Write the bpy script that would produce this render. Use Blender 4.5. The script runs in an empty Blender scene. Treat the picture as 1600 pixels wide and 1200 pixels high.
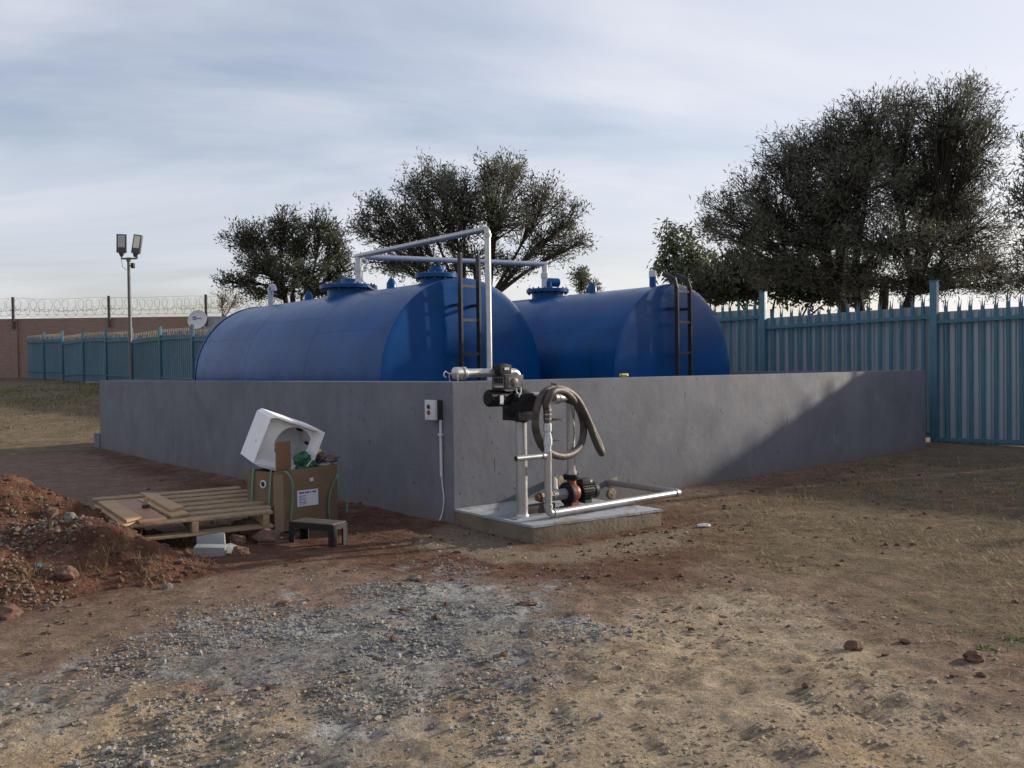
import bpy, bmesh, math, random
import numpy as np
from mathutils import Vector, Matrix, Euler, noise as mnoise
random.seed(7); rng = np.random.default_rng(7)
scene = bpy.context.scene; COL = scene.collection
R = math.radians
V = Vector
# ------------------------------------------------------------------ camera, sky, sun
F, EYE, PITCH, ROLL = 1364.0, 1.33, math.atan(23.5/1364), -0.0135
cam = bpy.data.cameras.new('camera'); camo = bpy.data.objects.new('camera', cam); COL.objects.link(camo)
cam.sensor_width = 36; cam.lens = 36*F/1600; cam.clip_start = .05; cam.clip_end = 3000
CR = Euler((math.pi/2-PITCH, 0, 0)).to_matrix() @ Matrix.Rotation(ROLL, 3, 'Z')
camo.matrix_world = Matrix.Translation((0, 0, EYE)) @ CR.to_4x4()
scene.camera = camo
SUN_AZ, SUN_EL = R(24.5), R(16.6)       # azimuth measured from +X towards +Y
SUN = V((math.cos(SUN_AZ)*math.cos(SUN_EL), math.sin(SUN_AZ)*math.cos(SUN_EL), math.sin(SUN_EL)))
w = bpy.data.worlds.new("World"); scene.world = w; w.use_nodes = True
nt = w.node_tree; nt.nodes.clear()
def N(t, typ, **kw):
    n = t.nodes.new(typ)
    for k, v in kw.items(): setattr(n, k, v)
    return n
def mathn(t, op, a, b=None, clamp=False):
    n = N(t, 'ShaderNodeMath', operation=op); n.use_clamp = clamp
    for i, q in enumerate((a, b)):
        if q is None: continue
        if isinstance(q, (int, float)): n.inputs[i].default_value = q
        else: t.links.new(q, n.inputs[i])
    return n.outputs[0]
def mixc(t, fac, a, b, blend='MIX'):
    n = N(t, 'ShaderNodeMix', data_type='RGBA', blend_type=blend)
    for i, q in ((0, fac), (6, a), (7, b)):
        if isinstance(q, (int, float)): n.inputs[i].default_value = q
        elif isinstance(q, tuple): n.inputs[i].default_value = (*q[:3], 1)
        else: t.links.new(q, n.inputs[i])
    return n.outputs[2]
def ramp(t, fac, stops):
    n = N(t, 'ShaderNodeValToRGB'); e = n.color_ramp.elements
    while len(e) < len(stops): e.new(.5)
    for el, (p, c) in zip(e, stops):
        el.position = p; el.color = (c, c, c, 1) if isinstance(c, (int, float)) else (*c, 1)
    t.links.new(fac, n.inputs[0]); return n.outputs[0]
def noise(t, vec, scale, detail=4, rough=.55, dist=0):
    n = N(t, 'ShaderNodeTexNoise'); n.inputs['Scale'].default_value = scale; n.inputs['Detail'].default_value = detail
    n.inputs['Roughness'].default_value = rough; n.inputs['Distortion'].default_value = dist
    if vec is not None: t.links.new(vec, n.inputs['Vector'])
    return n.outputs[0]
sky = N(nt, 'ShaderNodeTexSky', sky_type='NISHITA', sun_disc=False, sun_elevation=SUN_EL, sun_rotation=math.pi/2-SUN_AZ)
sky.air_density = 1.2; sky.dust_density = 1.6; sky.ozone_density = 1.2
tc = N(nt, 'ShaderNodeTexCoord'); sp = N(nt, 'ShaderNodeSeparateXYZ'); nt.links.new(tc.outputs['Generated'], sp.inputs[0])
zz = mathn(nt, 'ADD', mathn(nt, 'MAXIMUM', sp.outputs[2], 0), .16)
cx = N(nt, 'ShaderNodeCombineXYZ')
nt.links.new(mathn(nt, 'DIVIDE', sp.outputs[0], zz), cx.inputs[0]); nt.links.new(mathn(nt, 'DIVIDE', sp.outputs[1], zz), cx.inputs[1])
mp = N(nt, 'ShaderNodeMapping'); mp.inputs['Rotation'].default_value = (0, 0, R(35)); mp.inputs['Scale'].default_value = (.55, 1.0, 1); mp.inputs['Location'].default_value = (.55, .2, 0)
nt.links.new(cx.outputs[0], mp.inputs[0])
c1 = noise(nt, mp.outputs[0], 1.0, 7, .55, .5); c2 = noise(nt, mp.outputs[0], .45, 4, .5, .3)
cm = mathn(nt, 'ADD', mathn(nt, 'MULTIPLY', c1, .55), mathn(nt, 'MULTIPLY', c2, .45))
mask = ramp(nt, cm, [(.35, .16), (.48, .64), (.60, .97)])
CLOUD = (4.75, 4.95, 5.45)
cl = mixc(nt, ramp(nt, c1, [(.35, 0.0), (.7, 1.0)]), (5.6, 5.85, 6.9), (7.15, 7.1, 7.35))
# cloud veil takes a little of the sky's own glow
cl = mixc(nt, .10, cl, sky.outputs[0], 'ADD')
skc = mixc(nt, mask, mixc(nt, 1.0, sky.outputs[0], (1.22, 1.17, 1.30), 'MULTIPLY'), cl)
bg = N(nt, 'ShaderNodeBackground'); bg.inputs[1].default_value = .1
nt.links.new(skc, bg.inputs[0]); wo = N(nt, 'ShaderNodeOutputWorld'); nt.links.new(bg.outputs[0], wo.inputs[0])
sl = bpy.data.lights.new('sun', 'SUN'); sl.energy = 5.0; sl.angle = R(1.3); sl.color = (1, .88, .72)
so = bpy.data.objects.new('sun', sl); COL.objects.link(so); so.location = (30, 15, 20)
so.rotation_euler = (-SUN).to_track_quat('-Z', 'Y').to_euler()
vs = scene.view_settings; vs.view_transform = 'Standard'; vs.look = 'None'; vs.gamma = 1; vs.use_curve_mapping = False; vs.exposure = 0.28
# ------------------------------------------------------------------ frame helpers
def ray(x, y): return CR @ V(((x-800)/F, -(y-600)/F, -1))
def at(x, y, Y):                       # point at depth Y on the line of sight of photo pixel (x, y)
    d = ray(x, y); k = Y/d.y; return V((d.x*k, Y, EYE+d.z*k))
TH = .858
DL = V((-math.cos(TH), math.sin(TH), 0)); DR = V((math.sin(TH), math.cos(TH), 0)); NV = -DL; UP = V((0, 0, 1))
C0 = V((-.511, 7.478, 0))
def B(t, n, z=0): return C0 + DR*t + NV*n + UP*z     # along the right wall, out from it, up
def wl(x, y, n):                       # photo pixel onto the vertical plane n metres out from the right wall
    d = ray(x, y); o = V((0, 0, EYE)); k = ((C0+NV*n)-o).dot(NV)/d.dot(NV); return o+d*k
def hp(x, y, z):                       # photo pixel onto a level z
    d = ray(x, y); k = (z-EYE)/d.z; return V((d.x*k, d.y*k, z))
def softp(a): return np.log1p(np.exp(np.clip(a, -30, 30)))
def gz(x, y):
    y = np.asarray(y, float); return np.minimum(.034*2*softp((y-15)/2), 1.18) + 0*np.asarray(x)
def g(x, y, z=0): return hp(x, y, z)
# ------------------------------------------------------------------ object helpers
def tag(o, label=None, cat=None, group=None, kind=None):
    for k, v in (('label', label), ('category', cat), ('group', group), ('kind', kind)):
        if v: o[k] = v
    return o
def thing(name, loc, label, cat, group=None):
    o = bpy.data.objects.new(name, None); COL.objects.link(o); o.location = loc; o.empty_display_size = .1
    o['wl'] = list(loc); return tag(o, label, cat, group)
WL = {}
class MB:
    def __init__(s): s.v = []; s.f = []
    def add(s, vs, fs):
        b = len(s.v); s.v += [tuple(q) for q in vs]; s.f += [tuple(i+b for i in q) for q in fs]; return s
    def box(s, c, ax, ay, az):         # centre and three half-axis vectors
        c = V(c); ax, ay, az = V(ax), V(ay), V(az)
        vs = [c+ax*i+ay*j+az*k for i in (-1, 1) for j in (-1, 1) for k in (-1, 1)]
        return s.add(vs, [(0, 1, 3, 2), (4, 6, 7, 5), (0, 4, 5, 1), (2, 3, 7, 6), (0, 2, 6, 4), (1, 5, 7, 3)])
    def tube(s, pts, r, n=12, cap=True):
        pts = [V(p) for p in pts]; rs = r if isinstance(r, (list, tuple)) else [r]*len(pts)
        t0 = (pts[1]-pts[0]).normalized(); a = t0.orthogonal().normalized(); vs = []; m = len(pts)
        for i, p in enumerate(pts):
            t = (pts[min(i+1, m-1)]-pts[max(i-1, 0)]).normalized(); a = (a-t*a.dot(t))
            a = a.normalized() if a.length > 1e-6 else t.orthogonal().normalized(); b = t.cross(a)
            vs += [p+(a*math.cos(6.28318*k/n)+b*math.sin(6.28318*k/n))*rs[i] for k in range(n)]
        fs = [(i*n+k, i*n+(k+1) % n, (i+1)*n+(k+1) % n, (i+1)*n+k) for i in range(m-1) for k in range(n)]
        if cap: fs += [tuple(range(n))[::-1], tuple((m-1)*n+k for k in range(n))]
        return s.add(vs, fs)
    def cyl(s, a, b, r, n=16): return s.tube([a, b], r, n)
    def lathe(s, c, axis, prof, n=32):  # prof: list of (distance along axis, radius)
        axis = V(axis).normalized(); c = V(c)
        pts = [c+axis*h for h, r in prof]; a = axis.orthogonal().normalized(); b = axis.cross(a); vs = []
        for p, (h, r) in zip(pts, prof): vs += [p+(a*math.cos(6.28318531*k/n)+b*math.sin(6.28318531*k/n))*r for k in range(n)]
        m = len(prof); fs = [(i*n+k, i*n+(k+1) % n, (i+1)*n+(k+1) % n, (i+1)*n+k) for i in range(m-1) for k in range(n)]
        fs += [tuple(range(n))[::-1], tuple((m-1)*n+k for k in range(n))]
        return s.add(vs, fs)
    def build(s, name, mat, parent=None, origin=None, smooth=True, bevel=0, ang=38):
        o0 = V(WL[parent.name]) if parent else V(origin if origin is not None else (0, 0, 0))
        me = bpy.data.meshes.new(name); me.from_pydata([tuple(V(q)-o0) for q in s.v], [], s.f); me.update()
        if mat: me.materials.append(mat)
        if bevel:
            bm = bmesh.new(); bm.from_mesh(me); bmesh.ops.remove_doubles(bm, verts=bm.verts, dist=1e-5)
            es = [e for e in bm.edges if len(e.link_faces) == 2 and e.calc_face_angle() > .6]
            bmesh.ops.bevel(bm, geom=es, offset=bevel, segments=2, affect='EDGES', profile=.6); bm.to_mesh(me); bm.free()
        bm = bmesh.new(); bm.from_mesh(me); bmesh.ops.recalc_face_normals(bm, faces=bm.faces); bm.to_mesh(me); bm.free()
        if smooth:
            me.polygons.foreach_set('use_smooth', [True]*len(me.polygons)); me.set_sharp_from_angle(angle=R(ang))
        o = bpy.data.objects.new(name, me); COL.objects.link(o)
        if parent: o.parent = parent
        else: o.location = o0
        WL[o.name] = tuple(o0); return o
_t = thing
def thing(name, loc, label, cat, group=None):
    o = _t(name, loc, label, cat, group); del o['wl']; WL[o.name] = tuple(loc); return o
def rawmesh(name, verts, faces, mat, parent=None, smooth=False, origin=(0, 0, 0)):
    me = bpy.data.meshes.new(name); nf = len(faces); k = faces.shape[1]
    o0 = np.array(WL[parent.name] if parent else origin)
    me.vertices.add(len(verts)); me.vertices.foreach_set('co', (verts-o0).astype(np.float32).ravel())
    me.loops.add(nf*k); me.loops.foreach_set('vertex_index', faces.astype(np.int32).ravel())
    me.polygons.add(nf); me.polygons.foreach_set('loop_start', np.arange(0, nf*k, k, dtype=np.int32))
    me.polygons.foreach_set('use_smooth', np.full(nf, smooth)); me.update(calc_edges=True); me.validate()
    if mat: me.materials.append(mat)
    o = bpy.data.objects.new(name, me); COL.objects.link(o)
    if parent: o.parent = parent
    else: o.location = tuple(o0)
    WL[o.name] = tuple(o0); return o
def arc(a, b, c, n=6):                 # rounded corner at b between a and c
    a, b, c = V(a), V(b), V(c)
    return [(a*(1-t)+b*t)*(1-t)+(b*(1-t)+c*t)*t for t in [i/n for i in range(n+1)]]
def pipe_path(pts, r):
    out = [V(pts[0])]
    for i in range(1, len(pts)-1):
        p, q, s_ = V(pts[i-1]), V(pts[i]), V(pts[i+1])
        out += arc(q+(p-q).normalized()*r, q, q+(s_-q).normalized()*r)
    return out+[V(pts[-1])]
def spline(pts, n=8):
    P = [V(p) for p in pts]; P = [P[0]*2-P[1]]+P+[P[-1]*2-P[-2]]; out = []
    for i in range(1, len(P)-2):
        a, b, c, d = P[i-1:i+3]
        for k in range(n):
            t = k/n; out.append(.5*((2*b)+(c-a)*t+(2*a-5*b+4*c-d)*t*t+(3*b-a-3*c+d)*t**3))
    return out+[P[-2]]
# ------------------------------------------------------------------ materials
def mat(name, c, rough=.6, metal=0, var=.18, scale=6, bump=.15, bscale=40, spec=.4, c2=None, coord='Object', spots=None, alphamix=None, bdist=.02, stretch=None):
    m = bpy.data.materials.new(name); m.use_nodes = True; t = m.node_tree; p = t.nodes['Principled BSDF']
    p.inputs['Roughness'].default_value = rough; p.inputs['Metallic'].default_value = metal; p.inputs['Specular IOR Level'].default_value = spec
    tc = N(t, 'ShaderNodeTexCoord'); vec = tc.outputs[coord]
    if stretch:
        mpn = N(t, 'ShaderNodeMapping'); mpn.inputs['Scale'].default_value = stretch; t.links.new(vec, mpn.inputs[0]); vec = mpn.outputs[0]
    n1 = noise(t, vec, scale, 6, .6)
    lo = tuple(q*(1-var) for q in c); hi = tuple(q*(1+var) for q in (c2 or c))
    col = mixc(t, ramp(t, n1, [(.3, 0.), (.7, 1.)]), lo, hi)
    if spots:                          # (scale, threshold, colour): marks with a shape of their own
        for sc, th, sc_c in spots:
            col = mixc(t, ramp(t, noise(t, vec, sc, 3, .5), [(th, 0.), (th+.04, 1.)]), col, sc_c)
    t.links.new(col, p.inputs['Base Color'])
    rr = mathn(t, 'ADD', mathn(t, 'MULTIPLY', noise(t, vec, scale*2.3, 4), .25), rough-.125, True); t.links.new(rr, p.inputs['Roughness'])
    if bump:
        b = N(t, 'ShaderNodeBump'); b.inputs['Strength'].default_value = bump; b.inputs['Distance'].default_value = bdist
        t.links.new(noise(t, vec, bscale, 6, .6), b.inputs['Height']); t.links.new(b.outputs[0], p.inputs['Normal'])
    return m
M = {}
M['wall'] = mat('grey_plaster', (.136, .141, .166), .8, 0, .15, 1.6, .25, 9, .25, spots=[(3.2, .60, (.155, .16, .18)), (17, .68, (.07, .07, .075))])
def weather(m):
    t = m.node_tree; p = t.nodes['Principled BSDF']; src = p.inputs['Base Color'].links[0].from_socket
    geo = N(t, 'ShaderNodeNewGeometry'); P = geo.outputs['Position']; sx = N(t, 'ShaderNodeSeparateXYZ'); t.links.new(P, sx.inputs[0])
    mpw = N(t, 'ShaderNodeMapping'); mpw.inputs['Scale'].default_value = (1, 1, .16); t.links.new(P, mpw.inputs[0])
    col = mixc(t, ramp(t, noise(t, mpw.outputs[0], 6, 5, .6), [(.46, 0.), (.72, .45)]), src, (.105, .11, .13))       # run marks
    col = mixc(t, ramp(t, noise(t, P, 1.3, 6, .6, 1.5), [(.50, 0.), (.70, .4)]), col, (.165, .168, .182))               # trowel patches
    n = noise(t, P, 5, 6, .7); h = mathn(t, 'ADD', sx.outputs[2], mathn(t, 'MULTIPLY', n, -.5))
    col = mixc(t, ramp(t, mathn(t, 'ADD', h, .30), [(.08, .5), (.24, 0.)]), col, (.14, .115, .10)); t.links.new(col, p.inputs['Base Color'])  # soil splash
    # thin scratches
    mps = N(t, 'ShaderNodeMapping'); mps.inputs['Scale'].default_value = (14, 14, 2.2); mps.inputs['Rotation'].default_value = (.3, .2, 0); t.links.new(P, mps.inputs[0])
    col = mixc(t, ramp(t, noise(t, mps.outputs[0], 2.0, 2, .5), [(.735, 0.), (.76, .8)]), col, (.035, .035, .04)); t.links.new(col, p.inputs['Base Color'])
weather(M['wall'])
M['slab'] = mat('concrete_side', (.15, .125, .092), .9, 0, .25, 5, .6, 30, .2)
M['slabtop'] = mat('cement_skim', (.27, .29, .32), .75, 0, .25, 4, .4, 22, .3, spots=[(5, .6, (.22, .21, .19))])
M['floor'] = mat('bund_concrete', (.2, .19, .18), .9)
M['blue'] = mat('blue_gloss_paint', (.004, .053, .175), .27, 0, .18, 1.3, .24, 26, .13, c2=(.006, .062, .20), spots=[(2.2, .69, (.005, .042, .145)), (8, .71, (.012, .032, .10)), (1.1, .70, (.010, .072, .215))], bdist=.006)
M['bluecap'] = mat('blue_gloss_paint_end', (.001, .050, .185), .34, 0, .16, 2.2, .22, 15, .14, spots=[(34, .74, (.015, .085, .27))], bdist=.008)
M['ladder'] = mat('dark_ladder_steel', (.028, .03, .038), .55, .2)
M['galv'] = mat('silver_painted_pipe', (.40, .41, .42), .38, .75, .10, 9, .05, 60)
M['galvdull'] = mat('dull_galvanised_pipe', (.30, .31, .32), .5, .6, .18, 12, .1, 60)
M['pipeblue'] = mat('greyblue_pipe', (.33, .38, .47), .45, .3, .12, 8, .05)
M['white'] = mat('white_plastic', (.50, .52, .54), .5, 0, .06, 10, .03)
M['black'] = mat('black_cast_metal', (.010, .010, .013), .6, 0, .3, 20, .25, 60, .2)
M['dgrey'] = mat('dark_grey_casing', (.034, .034, .037), .55, 0, .1, 9, .1, 80, .25)
M['panel'] = mat('grey_meter_panel', (.10, .10, .105), .45, 0, .1, 9, .05)
M['red'] = mat('rusty_red_pump_paint', (.20, .045, .025), .5, 0, .3, 14, .2, 50)
M['brass'] = mat('brown_fitting', (.13, .085, .055), .5, .4, .3, 20, .2)
M['hose'] = mat('dusty_rubber_hose', (.062, .053, .044), .55, 0, .3, 9, .2, 60, .4, spots=[(11, .54, (.045, .026, .022))])
M['teal'] = mat('teal_fence_paint', (.052, .142, .195), .5, .1, .15, 4, .12, 30)
M['sheet'] = mat('galvanised_sheet', (.27, .33, .385), .5, .1, .20, 1.1, .1, 20, stretch=(1, 1, .25))
M['tip'] = mat('lit_look_cream_tips', (.50, .44, .34), .8, 0, .3, 3); M['brick'] = None  # bright cream paints the lit look of far pale tops, which stand in shade
M['foam'] = mat('yellow_foam', (.19, .165, .115), .95, 0, .3, 20, .6, 60)
M['card'] = mat('cardboard', (.17, .118, .076), .85, 0, .12, 7, .1, 50, .2)
M['cardin'] = mat('cardboard_light', (.23, .165, .11), .85, 0, .1, 7, .1)
M['styro'] = mat('white_polystyrene', (.74, .75, .76), .8, 0, .05, 9, .25, 90, .2, spots=[(9, .68, (.48, .48, .49))])
M['wood'] = mat('pallet_wood', (.29, .215, .14), .85, 0, .28, 5, .4, 40, .2, stretch=(1.5, 9, 9))
M['pine'] = mat('pine_board', (.36, .24, .14), .7, 0, .15, 6, .2, 40, .25)
M['ply'] = mat('brown_shutter_ply', (.28, .155, .10), .6, 0, .12, 7, .1, 40, .3)
M['plank'] = mat('brown_plank', (.17, .092, .052), .7, 0, .14, 7, .2)
M['steel'] = mat('black_steel', (.014, .014, .016), .55, .2, .3, 12, .2)
M['wornsteel'] = mat('worn_steel_top', (.085, .08, .07), .55, .2, .35, 9, .2)
M['green'] = mat('green_plastic', (.022, .11, .06), .45, 0, .4, 14, .4, 30, .5)
M['strap'] = mat('green_strap', (.09, .24, .16), .4, 0, .15, 9, .05)
M['paper'] = mat('white_label', (.58, .60, .66), .8, 0, .05, 6, 0)
M['ink'] = mat('blue_ink', (.09, .11, .24), .8, 0, .1, 6, 0)
M['block'] = mat('grey_concrete_block', (.24, .25, .255), .9, 0, .15, 9, .4, 60, .2)
M['rock'] = mat('brown_rock', (.13, .078, .058), .9, 0, .3, 9, .5, 40, .2)
M['rockg'] = mat('grey_rock', (.15, .14, .125), .9, 0, .3, 9, .5, 40, .2)
M['bark'] = mat('dark_bark', (.045, .036, .028), .9, 0, .3, 8, .5, 30, .1)
M['lampcase'] = mat('lamp_casing', (.07, .085, .10), .5, .3)
M['lens'] = mat('lamp_lens', (.42, .42, .40), .3, 0, .2, 60, 0)
M['lenswarm'] = mat('lamp_lens_warm', (.72, .66, .50), .3, 0, .2, 60, 0)
M['pole'] = mat('grey_pole', (.13, .13, .135), .6, .3)
M['dish'] = mat('dish_grey', (.50, .51, .53), .5, 0, .06, 5, .02)
M['wire'] = mat('razor_wire', (.22, .22, .23), .5, .5)
M['post'] = mat('dark_wire_post', (.075, .068, .066), .7, .2)
M['grey_wall'] = mat('pale_plaster', (.32, .33, .34), .9)
M['yellow'] = mat('yellow_plastic', (.55, .48, .13), .5, 0, .1, 9, .1)
M['scrap'] = mat('teal_scrap', (.04, .15, .19), .5)
M['rusty'] = mat('mixed_debris', (.13, .10, .085), .8, 0, .5, 30, .4)
def leafmat(name, c, c2, tr=.25):
    m = bpy.data.materials.new(name); m.use_nodes = True; t = m.node_tree; t.nodes.clear()
    a = N(t, 'ShaderNodeAttribute', attribute_name='tint')
    col = mixc(t, a.outputs['Fac'], c, c2)
    d = N(t, 'ShaderNodeBsdfPrincipled'); d.inputs['Roughness'].default_value = .55; d.inputs['Specular IOR Level'].default_value = .1; t.links.new(col, d.inputs['Base Color'])
    tl = N(t, 'ShaderNodeBsdfTranslucent'); t.links.new(col, tl.inputs[0])
    mx = N(t, 'ShaderNodeMixShader'); mx.inputs[0].default_value = tr; t.links.new(d.outputs[0], mx.inputs[1]); t.links.new(tl.outputs[0], mx.inputs[2])
    o = N(t, 'ShaderNodeOutputMaterial'); t.links.new(mx.outputs[0], o.inputs[0]); return m
M['leaf'] = leafmat('olive_leaves', (.075, .079, .060), (.155, .158, .115), .25)  # tree greens lightened and greyed, veiling haze put into the leaf colour
M['leafdark'] = leafmat('dark_leaves', (.058, .064, .048), (.115, .122, .082))
M['leafpale'] = leafmat('pale_leaves', (.085, .10, .06), (.16, .18, .11))
M['leafbrown'] = leafmat('brown_twigs', (.16, .11, .075), (.24, .17, .12))
M['straw'] = leafmat('dry_grass', (.17, .125, .068), (.37, .28, .165))
M['grassg'] = leafmat('field_grass', (.085, .09, .032), (.22, .19, .085))
M['weed'] = leafmat('green_weed', (.05, .09, .025), (.09, .15, .045))
def brickmat():
    m = bpy.data.materials.new('red_brickwork'); m.use_nodes = True; t = m.node_tree; p = t.nodes['Principled BSDF']; p.inputs['Roughness'].default_value = .9
    tc = N(t, 'ShaderNodeTexCoord'); s = N(t, 'ShaderNodeSeparateXYZ'); t.links.new(tc.outputs['Object'], s.inputs[0]); c = N(t, 'ShaderNodeCombineXYZ')
    t.links.new(s.outputs[0], c.inputs[0]); t.links.new(s.outputs[2], c.inputs[1])
    b = N(t, 'ShaderNodeTexBrick'); t.links.new(c.outputs[0], b.inputs[0]); b.inputs['Scale'].default_value = 1
    b.inputs['Brick Width'].default_value = .23; b.inputs['Row Height'].default_value = .085; b.inputs['Mortar Size'].default_value = .010
    b.inputs['Color1'].default_value = (.22, .13, .10, 1); b.inputs['Color2'].default_value = (.30, .175, .13, 1); b.inputs['Mortar'].default_value = (.29, .24, .21, 1)
    col = mixc(t, mathn(t, 'MULTIPLY', noise(t, tc.outputs['Object'], .5, 5), .5), b.outputs[0], (.17, .12, .10)); t.links.new(col, p.inputs['Base Color']); return m
M['brick'] = brickmat()
# ------------------------------------------------------------------ numpy value noise
_perm = rng.random((256, 256))
def vn(x, y, s):
    x = np.asarray(x)*s; y = np.asarray(y)*s; xi = np.floor(x).astype(int); yi = np.floor(y).astype(int); fx = x-xi; fy = y-yi
    fx = fx*fx*(3-2*fx); fy = fy*fy*(3-2*fy); h = lambda a, b: _perm[a % 256, b % 256]
    return (h(xi, yi)*(1-fx)+h(xi+1, yi)*fx)*(1-fy)+(h(xi, yi+1)*(1-fx)+h(xi+1, yi+1)*fx)*fy
def fbm(x, y, s, o=4):
    r = 0; a = .5; tot = 0
    for k in range(o): r = r+a*vn(x+17.3*k, y-9.1*k, s*2**k); tot += a; a *= .55
    return r/tot
def sdpoly(x, y, P):                   # >0 inside, metres
    d = np.full(np.shape(x), 1e9); ins = np.zeros(np.shape(x), bool); n = len(P)
    for i in range(n):
        ax, ay = P[i]; bx, by = P[(i+1) % n]; ex, ey = bx-ax, by-ay
        t = np.clip(((x-ax)*ex+(y-ay)*ey)/(ex*ex+ey*ey), 0, 1); d = np.minimum(d, np.hypot(x-ax-t*ex, y-ay-t*ey))
        c = (ay > y) != (by > y); xx = ax+(y-ay)/(ey if abs(ey) > 1e-9 else 1e-9)*ex; ins ^= c & (x < xx)
    return np.where(ins, d, -d)
def zone(pts): return [tuple(hp(x, y, 0)[:2]) for x, y in pts]
Z_GRAV = zone([(225, 1040), (380, 965), (560, 925), (720, 905), (850, 925), (890, 1000), (830, 1060), (690, 1085), (590, 1150), (540, 1210), (490, 1140), (400, 1090), (250, 1085), (60, 1110), (90, 1075)])
Z_STONE = zone([(225, 1040), (380, 965), (560, 925), (720, 905), (850, 925), (890, 1000), (840, 1075), (720, 1110), (640, 1260), (-150, 1260), (-100, 1110)])
Z_CLAY = zone([(890, 990), (1010, 935), (1180, 930), (1330, 960), (1480, 1050), (1620, 1140), (1700, 1260), (-150, 1270), (-150, 1120), (250, 1075), (600, 1085), (850, 1060)])
Z_RED = zone([(125, 702), (360, 752), (700, 815), (760, 850), (1040, 795), (1320, 735), (1400, 770), (1250, 860), (1000, 935), (640, 905), (430, 872), (330, 905), (-100, 990), (-200, 900), (100, 860), (420, 800), (200, 735)])
Z_GRASSR = zone([(1080, 790), (1330, 735), (1470, 712), (1800, 715), (1800, 1010), (1480, 985), (1330, 925), (1150, 890)])
Z_DUST = zone([(700, 822), (840, 858), (1060, 822), (1080, 850), (900, 880), (780, 880), (640, 850)])
def sm(d, wdt): return np.clip(d/wdt*.5+.5, 0, 1)
def masks(x, y):
    wob = (fbm(x, y, 1.7, 4)-.5)*1.1
    gr = sm(sdpoly(x, y, Z_GRAV)+wob*.6, .75); cl = sm(sdpoly(x, y, Z_CLAY)+wob*.7, .5)
    rd = sm(sdpoly(x, y, Z_RED)+wob*.7, .7); gs = sm(sdpoly(x, y, Z_GRASSR)+wob*1.2, 1.0)
    left = np.clip((y-12.5-.35*(x+9)+wob)/2.5, 0, 1)*np.clip((-x-1)/3, 0, 1); left = np.maximum(left, np.clip((y-17)/2, 0, 1))
    gs = np.maximum(gs, left*np.clip(1.2-rd*.6, 0, 1)); du = sm(sdpoly(x, y, Z_DUST)+wob*.25, .25)
    return gr, cl, rd, gs, du
def relief(x, y):
    gr, cl, rd, gs, du = masks(x, y)
    near = np.clip((14-y)/6, 0, 1)
    ca, sa = math.cos(.35), math.sin(.35); u = x*ca+y*sa; v = -x*sa+y*ca
    h = (fbm(x, y, .9, 3)-.5)*.05
    rid = 1-np.abs(2*fbm(u*.55, v*1.3, 3.2, 4)-1)
    h = h+(cl*.75+.12)*(rid-.75)*.055 + (.28-np.abs(fbm(x, y*1.5, 6, 4)-.5))*.065*(.12+cl*.8+gr*.25)*np.clip((fbm(x, y, 1.3, 3)-.38)*5, 0, 1) + (fbm(x, y, 9, 3)-.5)*.026*(.5+gr+cl*.8) + (fbm(x, y, 22, 3)-.5)*.016
    slab = sm(sdpoly(x, y, [tuple(B(-.1, -.2)[:2]), tuple(B(1.4, -.2)[:2]), tuple(B(1.4, 1.4)[:2]), tuple(B(-.1, 1.3)[:2])]), .3)
    return h*near*(1-.6*slab)+(1-near)*(fbm(x, y, .35, 4)-.5)*.12*np.clip((y-14)/6, 0, 1)
def ground_z(x, y): return gz(x, y)+relief(np.asarray(x, float), np.asarray(y, float))
def gzs(x, y): return float(ground_z(np.array([x]), np.array([y]))[0])
# ------------------------------------------------------------------ ground sheet
def axis(c0, c1, s, lo, hi, gfac):
    a = list(np.arange(c0, c1, s)); q = s
    while a[-1] < hi: q *= gfac; a.append(a[-1]+q)
    q = s; b = []
    e = c0
    while e > lo: q *= gfac; e -= q; b.append(e)
    return np.array(b[::-1]+a)
gx = axis(-5.5, 6.5, .03, -900, 900, 1.085); gy = axis(2.2, 9.5, .026, -500, 1500, 1.06)
GX, GY = np.meshgrid(gx, gy); GZ = ground_z(GX, GY)
dn = (GX-C0.x)*NV.x+(GY-C0.y)*NV.y; dt = (GX-C0.x)*DR.x+(GY-C0.y)*DR.y
inside = (dn < -.12) & (dn > -10.1) & (dt > .12) & (dt < 8.96)
ny, nx = GX.shape; idx = np.arange(ny*nx).reshape(ny, nx)
q = np.stack([idx[:-1, :-1], idx[:-1, 1:], idx[1:, 1:], idx[1:, :-1]], -1).reshape(-1, 4)
q = q[~inside.ravel()[q].all(1)]
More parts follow.
